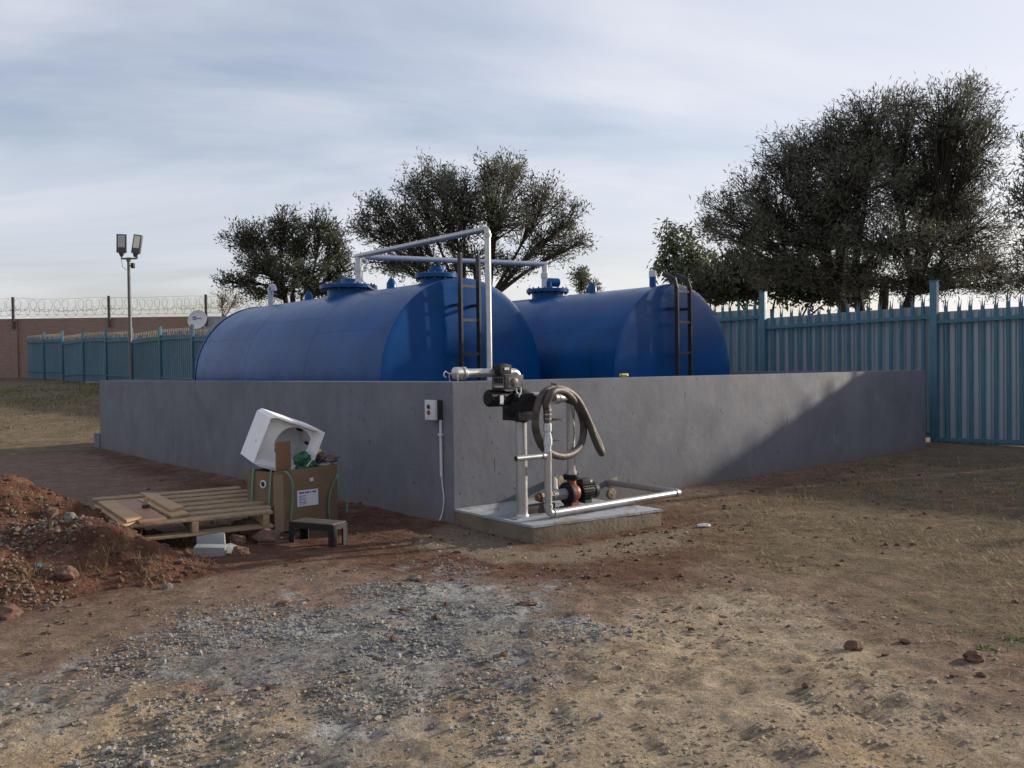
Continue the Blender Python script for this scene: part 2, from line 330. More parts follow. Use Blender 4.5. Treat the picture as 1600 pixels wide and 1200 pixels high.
def groundmat():
    m = bpy.data.materials.new('bare_ground'); m.use_nodes = True; t = m.node_tree; p = t.nodes['Principled BSDF']; p.inputs['Roughness'].default_value = .95; p.inputs['Specular IOR Level'].default_value = .15
    geo = N(t, 'ShaderNodeNewGeometry'); P = geo.outputs['Position']
    a = N(t, 'ShaderNodeAttribute', attribute_name='zones'); s = N(t, 'ShaderNodeSeparateColor'); t.links.new(a.outputs['Color'], s.inputs[0])
    b = N(t, 'ShaderNodeAttribute', attribute_name='zones_more'); s2 = N(t, 'ShaderNodeSeparateColor'); t.links.new(b.outputs['Color'], s2.inputs[0])
    n_f = noise(t, P, 42, 8, .7); n_m = noise(t, P, 5.5, 7, .65); n_l = noise(t, P, 1.1, 6, .6, .4); n_x = noise(t, P, 2.6, 8, .7, .6)
    def edge(mask, amt=.7):              # roughen a zone's border with noise
        return ramp(t, mathn(t, 'ADD', mask, mathn(t, 'MULTIPLY', mathn(t, 'SUBTRACT', n_x, .5), amt*1.6)), [(.32, 0.), (.68, 1.)])
    path = mixc(t, ramp(t, n_m, [(.3, 0.), (.7, 1.)]), (.14, .10, .075), (.31, .225, .17))
    path = mixc(t, ramp(t, n_l, [(.45, 0.), (.7, .7)]), path, (.20, .13, .095))
    red = mixc(t, ramp(t, n_m, [(.3, 0.), (.72, 1.)]), (.075, .038, .026), (.185, .10, .068))
    clay = mixc(t, ramp(t, n_m, [(.28, 0.), (.66, 1.)]), (.21, .17, .125), (.50, .41, .295))
    clay = mixc(t, ramp(t, n_l, [(.54, 0.), (.68, .55)]), clay, (.48, .335, .18))
    clay = mixc(t, ramp(t, n_x, [(.55, 0.), (.75, .7)]), clay, (.26, .23, .185))
    grav = mixc(t, ramp(t, n_f, [(.3, 0.), (.66, 1.)]), (.115, .115, .115), (.30, .295, .285))
    grav = mixc(t, ramp(t, n_x, [(.51, 0.), (.64, .8)]), grav, (.44, .445, .44))
    grav = mixc(t, ramp(t, n_l, [(.52, 0.), (.66, .75)]), grav, (.30, .245, .175))
    gras = mixc(t, ramp(t, n_m, [(.3, 0.), (.7, 1.)]), (.09, .066, .042), (.275, .21, .135))
    gras = mixc(t, ramp(t, n_l, [(.45, 0.), (.62, .6)]), gras, (.095, .086, .048))
    col = mixc(t, edge(s.outputs[1]), path, red); col = mixc(t, edge(s2.outputs[0]), col, gras)
    col = mixc(t, edge(s.outputs[2]), col, clay); col = mixc(t, edge(s.outputs[0], 1.15), col, grav)
    col = mixc(t, mathn(t, 'MULTIPLY', edge(s2.outputs[1], .9), .75), col, (.25, .21, .155))
    col = mixc(t, ramp(t, n_f, [(.30, .85), (.62, 0.)]), col, mixc(t, 1.0, col, (.42, .38, .36), 'MULTIPLY'))
    n_h = noise(t, P, 170, 4, .7)
    col = mixc(t, 1.0, col, ramp(t, n_h, [(.30, .64), (.50, 1.2), (.72, 1.6)]), 'MULTIPLY')
    t.links.new(col, p.inputs['Base Color'])
    bb = N(t, 'ShaderNodeBump'); bb.inputs['Strength'].default_value = 1.0; bb.inputs['Distance'].default_value = .05
    hh = mathn(t, 'ADD', mathn(t, 'MULTIPLY', n_f, .7), mathn(t, 'MULTIPLY', noise(t, P, 13, 8, .7), 1.0)); t.links.new(hh, bb.inputs['Height']); t.links.new(bb.outputs[0], p.inputs['Normal'])
    return m
M['ground'] = groundmat()
verts = np.stack([GX, GY, GZ], -1).reshape(-1, 3)
ground = rawmesh('ground', verts, q, M['ground'], smooth=True); ground['kind'] = 'structure'
gr, cl_, rd, gs, du = masks(verts[:, 0], verts[:, 1])
def cattr(o, name, r_, g_, b_):
    at_ = o.data.color_attributes.new(name, 'FLOAT_COLOR', 'POINT'); at_.data.foreach_set('color', np.stack([r_, g_, b_, np.ones_like(r_)], -1).astype(np.float32).ravel())
cattr(ground, 'zones', gr, rd, cl_); cattr(ground, 'zones_more', gs, du, du*0)
# ------------------------------------------------------------------ bund wall
BT, BD, BH, BTH = 9.08, 10.21, 1.226, .23
bund = thing('bund_wall', B(BT/2, -BD/2), 'low grey plastered wall enclosing the two blue tanks', 'wall')
mb = MB()
def ringpt(t, d, z): return B(t, -d, z)
def quadwall(mb, t0, t1, d0, d1, z0, z1):
    mb.box(B((t0+t1)/2, -(d0+d1)/2, (z0+z1)/2), DR*(t1-t0)/2, NV*(d1-d0)/2, UP*(z1-z0)/2)
o_, i_ = [(0, 0), (BT, 0), (BT, BD), (0, BD)], [(BTH, BTH), (BT-BTH, BTH), (BT-BTH, BD-BTH), (BTH, BD-BTH)]
vs = [ringpt(*p, z) for z in (-.6, BH) for p in o_+i_]
fs = []
for k in range(4):
    n = (k+1) % 4
    fs += [(k, n, 8+n, 8+k), (4+n, 4+k, 12+k, 12+n), (8+k, 8+n, 12+n, 12+k), (n, k, 4+k, 4+n)]
mb.add(vs, fs); mb.build('wall_ring', M['wall'], bund, bevel=.012)
ft = MB(); quadwall(ft, -.02, .35, BD+.002, BD+.32, -.3, .30); ft.build('footing_step', M['wall'], bund, bevel=.01)
fl = MB(); quadwall(fl, BTH, BT-BTH, BTH, BD-BTH, -.55, -.35); fl.build('bund_floor', M['floor'], None)['kind'] = 'structure'
def lump(c, r, seed, sx=1, sy=1, sz=1, amp=.35, sub=2):
    bm = bmesh.new(); bmesh.ops.create_icosphere(bm, subdivisions=sub, radius=1); vs, fs = [], []
    for v in bm.verts:
        d = v.co.normalized(); k = 1+amp*(mnoise.noise(d*1.6+V((seed*3.1, seed*1.7, 0)))+.4*mnoise.noise(d*4+V((seed, 0, seed))))
        vs.append(V(c)+V((d.x*sx, d.y*sy, d.z*sz))*r*k)
    fs = [tuple(v.index for v in f.verts) for f in bm.faces]; bm.free(); return vs, fs
for k, (x, y, r_) in enumerate([(872, 752, .062), (957, 754, .066), (956, 772, .055)]):
    p = wl(x, y, .0); f_ = MB(); vs, fs = lump(V((0, 0, 0)), r_, k+3, 1, 1, 1.0, .5, 3)
    f_.add([p+DR*v.x*1.1+UP*v.z*.9+NV*(v.y*.28) for v in vs], fs); f_.build('sealant_foam', M['foam'], bund)
# ------------------------------------------------------------------ tanks
ZC, RT, LT = 1.212, 1.318, 6.0
T1 = V((-.6145, 11.578, ZC)); T2 = V((2.391, 12.808, ZC))
def manhole(root, p0, s, rf, hn, big):
    c = p0+DL*s+UP*(RT-.06); m = MB(); m.lathe(c, UP, [(0, rf*.74), (hn, rf*.74)], 36); mh = m.build('manhole_neck', M['blue'], root)
    m = MB(); m.lathe(c, UP, [(hn+.005, rf*.9), (hn+.005, rf), (hn+.027, rf), (hn+.027, rf*.99), (hn+.034, rf*.99), (hn+.034, rf), (hn+.058, rf), (hn+.062, rf*.97)], 40); m.build('manhole_lid', M['blue'], mh)
    m = MB(); nb = 18 if big else 12
    for k in range(nb):
        a = 6.2832*k/nb; q = c+V((math.cos(a), math.sin(a), 0))*rf*.9
        m.cyl(q+UP*(hn-.025), q+UP*(hn+.085), .014, 6)
    m.build('lid_bolts', M['blue'], mh)['kind'] = 'stuff'
    return c+UP*(hn+.06), mh
def tank(p0, label, ladder_t, ladder_bent):
    root = thing('storage_tank', p0+DL*LT/2-UP*1.56, label, 'tank', 'blue storage tanks inside the wall')
    m = MB(); prof = [(0, RT)]
    for k in range(1, 24): prof.append((LT*k/24, RT))
    prof += [(LT, RT)]; m.lathe(p0, DL, prof, 96); m.build('tank_shell', M['blue'], root)
    for e, dr_ in ((0, -1), (LT, 1)):
        m = MB(); pr = [(-.02, RT+.012), (.02, RT+.012), (.028, RT*.985)]+[(.028+.018*(1-(q/10)**2.0), RT*.985*q/10) for q in (9.5, 9, 8, 7, 6, 4.5, 3, 1.5, .1)]
        m.lathe(p0+DL*e, DL*dr_, pr, 96); m.build('end_cap', M['bluecap'], root, ang=50)
    for s in (2.0, 4.0):
        m = MB(); m.lathe(p0+DL*(s-.012), DL, [(0, RT), (.006, RT+.0022), (.018, RT+.0022), (.024, RT)], 96); m.build('weld_seam', M['blue'], root)
    for k, s in enumerate((0.02, 2.02, 4.02)):          # lengthwise plate seams
        m = MB(); a = R(42 if k % 2 else 30)
        for sg in (-1,):
            o2 = DR*sg*math.cos(a)*RT+UP*math.sin(a)*RT; m.tube([p0+DL*s+o2, p0+DL*(s+1.96)+o2], .0018, 6)
        m.build('plate_seam', M['blue'], root)
    for s in (.9, 5.1):
        m = MB(); m.box(p0+DL*s-UP*1.2, DL*.12, DR*.95, UP*.36); m.build('saddle', M['floor'], root, bevel=.01)
    # ladder on the front end: stiles, rungs, stand-offs
    zt = RT+.30 if not ladder_bent else RT+.05
    lad = None; fr = p0-DL*.20+DR*ladder_t; wd = .15
    pts = {}
    for sg in (-1, 1):
        a = fr+DR*sg*wd; m = MB()
        if ladder_bent:
            path = [a-UP*1.3, a+UP*(zt-.12), a+UP*(zt+.01)+DL*.04, a+UP*(zt+.10)+DL*.24]
            for q0, q1 in zip(path[:-1], path[1:]):
                d = (q1-q0); l = d.length; d.normalize(); m.box((q0+q1)/2, d*(l/2+.01), DR*.014, d.cross(DR)*.032)
        else: m.box(a+UP*(zt-1.3)/2, DR*.015, DL*.034, UP*(zt+1.3)/2)
        ob = m.build('ladder_stile', M['ladder'], root)
    z = -1.0
    while z < RT-.1:
        m = MB(); m.box(fr+UP*z, DR*(wd-.014), DL*.02, UP*.02); m.build('ladder_rung', M['ladder'], root); z += .44
    for sg in (-1, 1):
        m = MB(); m.box(fr+DR*sg*wd+UP*(RT-.36)+DL*.08, DL*.09, DR*.012, UP*.02); m.build('ladder_bracket', M['ladder'], root)
    return root
tank1 = tank(T1, 'long blue tank nearer the camera with the silver pipe dropping past its ladder', -.07, False)
tank2 = tank(T2, 'blue tank set farther right beside the teal fence, ladder bent over its top', -.04, True)
top1, mh1 = manhole(tank1, T1, 2.98, .45, .15, True); top1b, mh1b = manhole(tank1, T1, .62, .30, .115, False)
m = MB(); m.lathe(top1b, UP, [(0, .12), (.07, .12), (.075, .09), (.11, .09)], 20); m.build('lid_cap', M['blue'], mh1b)
top2, mh2 = manhole(tank2, T2, 2.70, .36, .14, True)
m = MB(); m.box(top1+DR*.05+UP*.05, DR*.14, DL*.1, UP*.06); m.build('lid_valve', M['blue'], mh1, bevel=.01)
m = MB(); m.cyl(top1+DL*.25, top1+DL*.25+UP*.16, .035); m.build('lid_vent', M['blue'], mh1)
m = MB(); a_ = top2+DR*.03+UP*.13; m.cyl(a_-DR*.02-NV*.05, a_+DR*.22, .075, 20); m.cyl(a_-UP*.13, a_, .05); m.build('lid_motor', M['blue'], mh2)
m = MB(); pth = pipe_path([T1+DL*5.75+UP*(RT-.02), T1+DL*5.75+UP*(RT+.36), T1+DL*5.75+UP*(RT+.36)-DL*.14, T1+DL*5.75+UP*(RT+.27)-DL*.14], .08); m.tube(pth, .05, 14); m.build('vent_pipe', M['pipeblue'], tank1)
m = MB(); b_ = T2+DL*.40+UP*(RT-.02); m.cyl(b_, b_+UP*.17, .05, 16); vp = m.build('vent_pipe', M['blue'], tank2)
m = MB(); m.cyl(b_+UP*.17, b_+UP*.26, .056, 16); m.build('vent_collar', M['white'], vp)
for rt, p0, ss in ((tank1, T1, (1.75, 4.3)), (tank2, T2, (1.65, 4.3))):
    for s in ss:
        c = p0+DL*s+UP*(RT-.01); m = MB(); m.tube([c, c+UP*.10, c+UP*.17], [.075, .07, .03], 10); m.build('lifting_lug', M['blue'], rt)
# ------------------------------------------------------------------ overhead pipework between the tanks and the pump
r1 = T1+DL*2.66; r2 = T2+DL*2.76; ZP = 3.115
drop = T1-DL*.60; drop = V((at(763, 470, drop.y).x, drop.y, 0))
op = thing('overhead_pipe', (drop.x, drop.y, -.35), 'silver overhead pipe linking both tank lids and dropping down in front of the nearer tank', 'pipe')
e1 = V((r1.x, r1.y, ZP)); e0 = V((drop.x, drop.y, ZP))
m = MB(); m.tube(pipe_path([e1-(e0-e1).normalized()*.06, e0, V((drop.x, drop.y, .25)), V((drop.x, drop.y, .25))+(B(2.0, -.5, .25)-V((drop.x, drop.y, .25)))], .06)[:-7], .040, 16); m.build('suction_run', M['galv'], op)
e2 = V((r2.x, r2.y, ZP-.01)); m = MB(); m.cyl(e1+(e2-e1).normalized()*.1-UP*.01, e2+(e2-e1).normalized()*.05, .042, 16); m.build('cross_pipe', M['pipeblue'], op)
m = MB(); m.lathe(e0+UP*.0-(e0-e1).normalized()*.09, (e0-e1), [(0, .05), (.05, .052)], 16); m.build('elbow_collar', M['galv'], op)
m = MB(); m.lathe(e0-UP*.11, UP, [(0, .05), (.05, .052)], 16); m.build('elbow_collar', M['galv'], op)
for e, tp in ((e1, top1), (e2, top2)):
    m = MB(); a_ = V((e.x, e.y, tp.z-.02)); m.lathe(a_, UP, [(0, .085), (.05, .085), (.05, .06), (.22, .06), (.22, .07), (.30, .07), (.30, .052), (ZP-a_.z-.02, .052)], 18); m.build('riser', M['white'], op)
m = MB(); c = e1+DL*.02; m.tube(spline([c-UP*.3+NV*.06, c-UP*.42+NV*.10+DR*.05, c-UP*.52+NV*.2+DR*.15, c-UP*.56+NV*.34+DR*.3], 6), .012, 6); m.build('drain_tube', M['white'], op)
# ------------------------------------------------------------------ plinth and pump group
plinth = thing('concrete_plinth', B(.62, .6), 'low concrete plinth under the pumps at the corner of the wall', 'plinth')
vsb = [B(0.0, .004, 0), B(1.27, .004, 0), B(1.22, 1.27, 0), B(-.06, 1.07, 0)]
SZ = .135
m = MB(); m.add([p-UP*.2 for p in vsb]+[p+UP*(SZ-.018) for p in vsb], [(0, 1, 2, 3), (7, 6, 5, 4), (0, 4, 5, 1), (1, 5, 6, 2), (2, 6, 7, 3), (3, 7, 4, 0)]); m.build('plinth_base', M['slab'], plinth, bevel=.015)
cc = sum(vsb, V((0, 0, 0)))/4; ring = []
for k in range(4):
    for j in range(10):
        p = vsb[k].lerp(vsb[(k+1) % 4], j/10); ring.append(cc+(p-cc)*(1.006+random.uniform(-.01, .008))); 
        if k == 0: ring[-1] = p+NV*.004
n_ = len(ring); m = MB(); m.add([p+UP*(SZ-.019) for p in ring]+[p+UP*SZ for p in ring], [tuple(range(n_))[::-1], tuple(range(n_, 2*n_))]+[(k, (k+1) % n_, n_+(k+1) % n_, n_+k) for k in range(n_)]); m.build('cement_top', M['slabtop'], plinth)
sp_ = hp(816, 807, SZ); NS = (sp_-C0).dot(NV); TS = (sp_-C0).dot(DR)
def S(x, y, n=None): return wl(x, y, NS if n is None else n)
ped = thing('pump_pedestal', sp_, 'fat silver standpipe with square base plate carrying the black fuel pump', 'pedestal')
zt = S(816, 655).z
m = MB(); m.cyl(sp_+UP*.008, V((sp_.x, sp_.y, zt)), .047, 24); m.lathe(sp_+UP*.008, UP, [(0, .056), (.012, .052)], 24); m.build('post', M['galv'], ped)
m = MB(); m.box(sp_+UP*.004+DR*.01-NV*.02, DR*.15, NV*.12, UP*.004); m.build('base_plate', M['galvdull'], ped)
m = MB(); m.box(V((sp_.x, sp_.y, zt+.004)), DR*.10, NV*.08, UP*.004); m.build('top_plate', M['dgrey'], ped)
# fuel pump
pc = S(812, 633); PX, PY = DR, NV
fp = thing('fuel_pump', V((sp_.x, sp_.y, zt+.008)), 'black fuel transfer pump with meter head on top of the silver standpipe', 'pump')
m = MB(); m.lathe(pc+UP*-.005-PY*.10, PY, [(0, .075), (.02, .118), (.10, .134), (.15, .134), (.17, .115), (.20, .10), (.205, .05)], 28)
m.lathe(pc-PX*.06+UP*-.02, PX, [(0, .06), (.02, .10), (.10, .108), (.15, .09), (.16, .05)], 24); m.box(pc+PX*.0+UP*-.06, PX*.10, PY*.10, UP*.06); m.box(pc-PX*.02+UP*.07, PX*.10, PY*.085, UP*.03); m.box(pc+PX*.08+UP*.03, PX*.07, PY*.07, UP*.055); m.build('pump_body', M['black'], fp, bevel=.004)
m = MB(); mc = S(772, 622); m.lathe(mc-PX*.07, PX, [(0, .050), (.008, .060), (.17, .060), (.175, .052), (.24, .05)], 24)
for k in range(14):
    a = 6.283*k/14; d = UP*math.cos(a)+PY*math.sin(a); m.box(mc+d*.062+PX*.01, PX*.07, d*.006, d.cross(PX)*.003)
m.build('motor', M['black'], fp)
m = MB(); m.box(S(784, 625, NS+.09), PX*.017, PY*.003, UP*.035); m.build('rating_plate', M['white'], fp)
hc = S(793, 597); m = MB(); m.box(hc, PX*.095, PY*.085, UP*.058); mh_ = m.build('meter_head', M['dgrey'], fp, bevel=.006)
m = MB(); m.box(hc-PX*.0965-PY*.0, PX*.002, PY*.07, UP*.044); m.build('counter_panel', M['panel'], mh_)
for k in range(4):
    m = MB(); m.box(hc-PX*.099+PY*(.045-.028*k)+UP*.012, PX*.0015, PY*.010, UP*.022); m.build('counter_digit', M['black'], mh_)
m = MB(); m.box(hc-PX*.099+PY*.015-UP*.034, PX*.001, PY*.05, UP*.006); m.build('counter_strip', M['white'], mh_)
m = MB(); m.lathe(hc+PY*.085+PX*.0, PY, [(0, .034), (.008, .034), (.012, .028)], 24); m.build('reset_knob', M['panel'], mh_)
m = MB(); m.box(hc+PY*.0862+PX*.0, PX*.062, PY*.001, UP*.04); m.build('front_panel', M['panel'], mh_)
m = MB(); kc = S(784, 577); m.box(kc, PX*.058, PY*.05, UP*.036); m.box(kc+UP*.038, PX*.035, PY*.04, UP*.006); tr_ = m.build('register_box', M['black'], fp, bevel=.005)
m = MB(); m.box(kc+PY*.052+PX*.008+UP*.004, PX*.024, PY*.002, UP*.010); m.build('display', M['white'], tr_)
m = MB(); a_ = S(811, 611, NS+.11); m.tube(spline([a_+UP*.02-PX*.03, a_-UP*.015-PX*.02, a_-UP*.02+PX*.015, a_+UP*.03+PX*.02], 6), .006, 8); m.tube([a_-UP*.015, a_-UP*.05], [.012, .004], 8); m.build('hook', M['white'], fp)
m = MB(); a_, b_ = S(829, 621), S(846, 621); m.cyl(a_-PX*.03, b_+PX*.03, .044, 20); m.lathe(b_, PX, [(0, .05), (.03, .05)], 8); m.build('outlet_port', M['galvdull'], fp)
# capped inlet pipe
ip0, ip1 = S(722, 586, NS-.05), S(808, 579, NS-.05); zi = .5*(ip0.z+ip1.z)-.0
ip0.z = ip1.z = zi
ip = thing('inlet_pipe', ip0, 'short silver inlet pipe with a capped end overhanging the wall corner', 'pipe')
m = MB(); m.tube(pipe_path([ip0, ip1, ip1-UP*.17], .05), .034, 18); m.build('pipe_body', M['galv'], ip)
m = MB(); m.lathe(ip0-PX*.075, PX, [(0, .040), (.006, .048), (.05, .048), (.055, .043), (.075, .043), (.075, .050), (.10, .050), (.115, .038)], 24); cp = m.build('cap', M['galv'], ip)
for sg in (-1, 1):
    a_ = ip0-PX*.05+PY*sg*.052; m = MB(); m.tube(spline([a_+PX*.03, a_-PX*.03-UP*.01, a_-PX*.03-UP*.06+PX*.0], 4), .005, 6); m.build('cap_lever', M['galv'], cp)
a_ = ip0-PX*.075; m = MB(); m.tube(spline([a_, a_-PX*.05, a_-PX*.085+UP*.015, a_-PX*.10-UP*.012, a_-PX*.08-UP*.03], 5), .0045, 6); m.build('cap_ring', M['white'], cp)
# discharge line on the front edge of the plinth
q0 = hp(857, 803, SZ+.045); NF = (q0-C0).dot(NV)
def Q(x, y): return wl(x, y, NF)
q1 = Q(853, 712); q1 = V((q0.x, q0.y, q1.z)); qe = hp(1075, 771, SZ+.045); te = (qe-C0).dot(DR); qe = B(te, NF, SZ+.045); qw = wl(950, 765, 0.0); qw.z = SZ+.045; qw = qw-NV*.1
dp = thing('discharge_pipe', V((q0.x, q0.y, SZ)), 'silver pipe running low across the plinth then up to a white valve', 'pipe')
m = MB(); m.tube(pipe_path([q1, q0, qe, qw], .05), .030, 18); m.build('pipe_run', M['galv'], dp)
for c, ax in ((q0+UP*.05, UP), (q0+DR*.05, DR), (qe-DR*.07, DR)):
    m = MB(); m.lathe(c, ax, [(0, .036), (.028, .036)], 18); m.build('socket', M['galv'], dp)
st = Q(806, 714); st.z = q1.z; m = MB(); m.tube([q1-UP*.01, V((q1.x, q1.y, q1.z)), st.lerp(q1, .02)+UP*0], .026, 14)
m = MB(); dS = (V((st.x, st.y, q1.z))-q1)
m.tube([q1+dS*0, q1+dS], .022, 16, False); m.tube([q1+dS, q1+dS*.3], .017, 16, False); m.lathe(q1+dS.normalized()*.03, dS, [(0, .028), (.03, .028)], 14); m.build('open_stub', M['galv'], dp)
m = MB(); m.cyl(q1+dS*.9, q1+dS*.905, .019, 14); m.build('stub_bore', M['black'], dp)
m = MB(); m.lathe(q1-UP*.035, UP, [(0, .033), (.07, .033)], 18); m.build('tee', M['galv'], dp)
v0 = q1+UP*.03; m = MB(); m.lathe(v0, UP, [(0, .026), (.05, .030), (.052, .036), (.10, .038), (.12, .032), (.14, .032), (.142, .026), (.16, .026), (.162, .034), (.21, .034), (.225, .03)], 8); vb = m.build('valve_body', M['white'], dp)
for y_, l, mm in ((689, .085, 'steel'), (656, .10, 'black')):
    a_ = Q(858, y_); m = MB(); m.cyl(a_-PX*.02, a_+PX*.02, .008, 8); m.box(a_+PX*(.03+l/2), PX*l/2, PY*.010, UP*.006 if y_ > 670 else UP*.009); m.build('valve_lever', M[mm], dp, bevel=.002)
v1 = v0+UP*.225; m = MB(); m.lathe(v1, UP, [(0, .024), (.02, .028), (.035, .025), (.05, .028), (.065, .025), (.08, .028), (.12, .028)], 14); m.build('hose_tail', M['brass'], dp)
for k in range(3):
    m = MB(); m.lathe(v1+UP*(.03+.035*k), UP, [(0, .031), (.012, .031)], 14); m.box(v1+UP*(.036+.035*k)+PX*.036, PX*.008, PY*.006, UP*.008); m.build('hose_clamp', M['galv'], dp)
# riser and red pump
rp = S(893, 748); TR = (rp-C0).dot(DR)
rpump = thing('circulation_pump', B(TR+.02, NS, SZ), 'small red and black electric pump standing low on the plinth under the vertical pipe', 'pump')
bc = S(893, 770); 
m = MB(); m.lathe(bc-PX*.055, PX, [(0, .045), (.01, .085), (.055, .09), (.065, .075), (.10, .07), (.11, .05)], 28); m.tube([bc-UP*.0, bc+UP*.12], [.05, .038], 16); m.box(bc-UP*.095, PX*.045, PY*.05, UP*.02); m.build('volute', M['red'], rpump)
m = MB(); m.lathe(bc-PX*.075, PX, [(0, .07), (.01, .096), (.03, .096), (.032, .08)], 28); m.build('volute_cover', M['black'], rpump)
m = MB(); m.lathe(bc+UP*.115, UP, [(0, .066), (.02, .07), (.02, .05), (.024, .05), (.024, .07), (.044, .068)], 20); m.build('flange', M['black'], rpump)
mc = bc+PX*.16; m = MB(); m.lathe(mc-PX*.07, PX, [(0, .068), (.13, .068), (.15, .066)], 28)
for k in range(20):
    a = 6.283*k/20; d = UP*math.cos(a)+PY*math.sin(a); m.box(mc+d*.072, PX*.065, d*.008, d.cross(PX)*.003)
m.build('motor', M['black'], rpump)
m = MB(); m.lathe(mc+PX*.08, PX, [(0, .074), (.035, .074), (.045, .066), (.046, .064)], 28); fc = m.build('fan_cover', M['dgrey'], rpump)
for k in range(7):
    m = MB(); zz_ = (k-3)*.017; hw = math.sqrt(.06**2-zz_**2); m.box(mc+PX*.127+PY*zz_, PX*.003, PY*.004, UP*hw); m.build('fan_slot', M['black'], fc)
m = MB(); m.box(mc-PX*.01+UP*.085+PY*.0, PX*.065, PY*.05, UP*.024); tb = m.build('terminal_box', M['dgrey'], rpump, bevel=.004)
m = MB(); m.box(mc+PX*.03+UP*.088+PY*.0515, PX*.012, PY*.001, UP*.010); m.build('terminal_sticker', M['white'], tb)
m = MB(); m.box(mc-UP*.085, PX*.04, PY*.045, UP*.015); m.build('motor_foot', M['dgrey'], rpump)
zr = S(893, 622).z; ra = bc+UP*.16
dr_pipe = thing('riser_pipe', ra, 'vertical silver pipe rising from the red pump to the black fuel pump outlet', 'pipe')
a_ = S(850, 621); m = MB(); m.tube(pipe_path([ra, V((ra.x, ra.y, a_.z)), a_+PX*.06], .06), .036, 20); m.lathe(ra, UP, [(0, .046), (.03, .046), (.032, .036)], 20); m.build('pipe_body', M['galv'], dr_pipe)
cpl = S(872, 772); fx = thing('flexible_coupling', V((cpl.x, cpl.y, SZ)), 'ribbed grey coupling and brown fitting on the inlet side of the red pump', 'coupling')
prof = []; 
for k in range(10): prof += [(k*.016, .036), (k*.016+.004, .046), (k*.016+.010, .046), (k*.016+.014, .036)]
m = MB(); m.lathe(bc-PX*.235, PX, prof, 20); m.build('bellows', M['galvdull'], fx)
m = MB(); m.lathe(bc-PX*.40, PX, [(0, .03), (.03, .03), (.03, .042), (.06, .042), (.06, .03), (.11, .03), (.11, .044), (.165, .044)], 8); m.build('union_fitting', M['brass'], fx)
m = MB(); w0 = wl(872, 757, 0); m.tube(pipe_path([bc-PX*.20, bc-PX*.20+(w0-bc)*0+NV*-.001, V((w0.x, w0.y, bc.z))-NV*.06], .02), .035, 16); m.build('wall_pipe', M['galvdull'], fx)
m = MB(); a_ = S(838, 781, NS-.05); m.box(V((a_.x, a_.y, SZ+.035)), PX*.17, PY*.05, UP*.035); tag(m.build('support_block', M['dgrey'], None, origin=(a_.x, a_.y, SZ), bevel=.006), 'dark low block under the coupling behind the standpipe', 'block')
m = MB(); a_ = S(895, 790, NS-.0); m.box(V((bc.x, bc.y, SZ+.5*(bc.z-.115-SZ))), PX*.07, PY*.08, UP*.5*max(.02, bc.z-.115-SZ)); 
tag(m.build('pump_packing', M['slab'], None, origin=(bc.x, bc.y, SZ), bevel=.004), 'small concrete pad packed under the red pump', 'pad')
# hose
hz = [(880, 622, NS+.02), (898, 630, NS+.03), (918, 657, NS+.04), (935, 692, NS+.03), (940, 708, NS+.07), (931, 690, NS+.13), (918, 655, NS+.14), (900, 622, NS+.15), (876, 607, NS+.16), (852, 612, NS+.2), (838, 640, NS+.22), (838, 675, NS+.22), (852, 703, NS+.2), (880, 713, NS+.15), (904, 700, NS+.1), (912, 668, NS+.08), (903, 636, NS+.12), (883, 613, NS+.2), (864, 612, NS+.27), (854, 630, NF)]
pts = [wl(x, y, n) for x, y, n in hz]+[v1+UP*.10, v1+UP*.02]
ho = thing('fuel_hose', pts[9], 'coiled dusty rubber hose looped from the black pump outlet to the white valve', 'hose')
m = MB(); m.tube(spline(pts, 9), .031, 14); m.build('hose_tube', M['hose'], ho)
a_ = wl(879, 622, NS+.02); m = MB(); m.lathe(a_-PX*.11, PX, [(0, .05), (.035, .05), (.035, .04), (.05, .04), (.05, .045), (.07, .045), (.07, .037), (.16, .034)], 16); m.build('hose_coupler', M['galv'], ho)
m = MB(); b_ = wl(866, 606, NS+.17); m.lathe(b_-PX*.012, PX, [(0, .038), (.02, .038)], 14); m.tube([b_-PX*.03+UP*.04, b_+PX*.06-UP*.03], .006, 6); m.build('hose_clip', M['steel'], ho)
# switch box on the shaded wall
def LW(x, y, out=0.0):
    d = ray(x, y); o = V((0, 0, EYE)); k = ((C0-DR*out)-o).dot(DR)/d.dot(DR); return o+d*k
sb0 = LW(684, 640); swb = thing('switch_box', sb0, 'pale grey switch box with two round buttons on the shaded wall near the corner', 'switch box')
m = MB(); m.box(sb0-DR*.03, DR*.03, DL*.075, UP*.085); m.build('back_box', M['dgrey'], swb, bevel=.004)
m = MB(); m.box(sb0-DR*.073, DR*.013, DL*.077, UP*.087); m.build('cover', M['white'], swb, bevel=.004)
for dz, mm in ((.028, 'dgrey'), (-.022, 'red')):
    m = MB(); m.lathe(sb0-DR*.086+UP*dz+DL*.015, -DR, [(0, .020), (.006, .020), (.006, .015), (.014, .013)], 18); m.build('button', M[mm], swb)
cd = thing('conduit', V((sb0.x, sb0.y, sb0.z-.4))-DR*.02, 'white conduit and loose cable running down from the switch box', 'conduit')
a_ = LW(688.5, 656, .018); b_ = LW(689, 744, .018); b_ = V((a_.x, a_.y, b_.z)); m = MB(); m.cyl(a_, b_, .013, 12); m.build('conduit_tube', M['white'], cd)
m = MB(); c = a_.lerp(b_, .26); m.box(c, DR*.014, DL*.026, UP*.008); m.build('saddle_clip', M['white'], cd)
m = MB(); m.tube(spline([b_+UP*.02, b_-UP*.08-DL*.012, b_-UP*.19-DL*.03, b_-UP*.30-DL*.012, V((b_.x, b_.y, .02))+DL*.008-DR*.02], 6), .006, 8); m.build('cable', M['white'], cd)
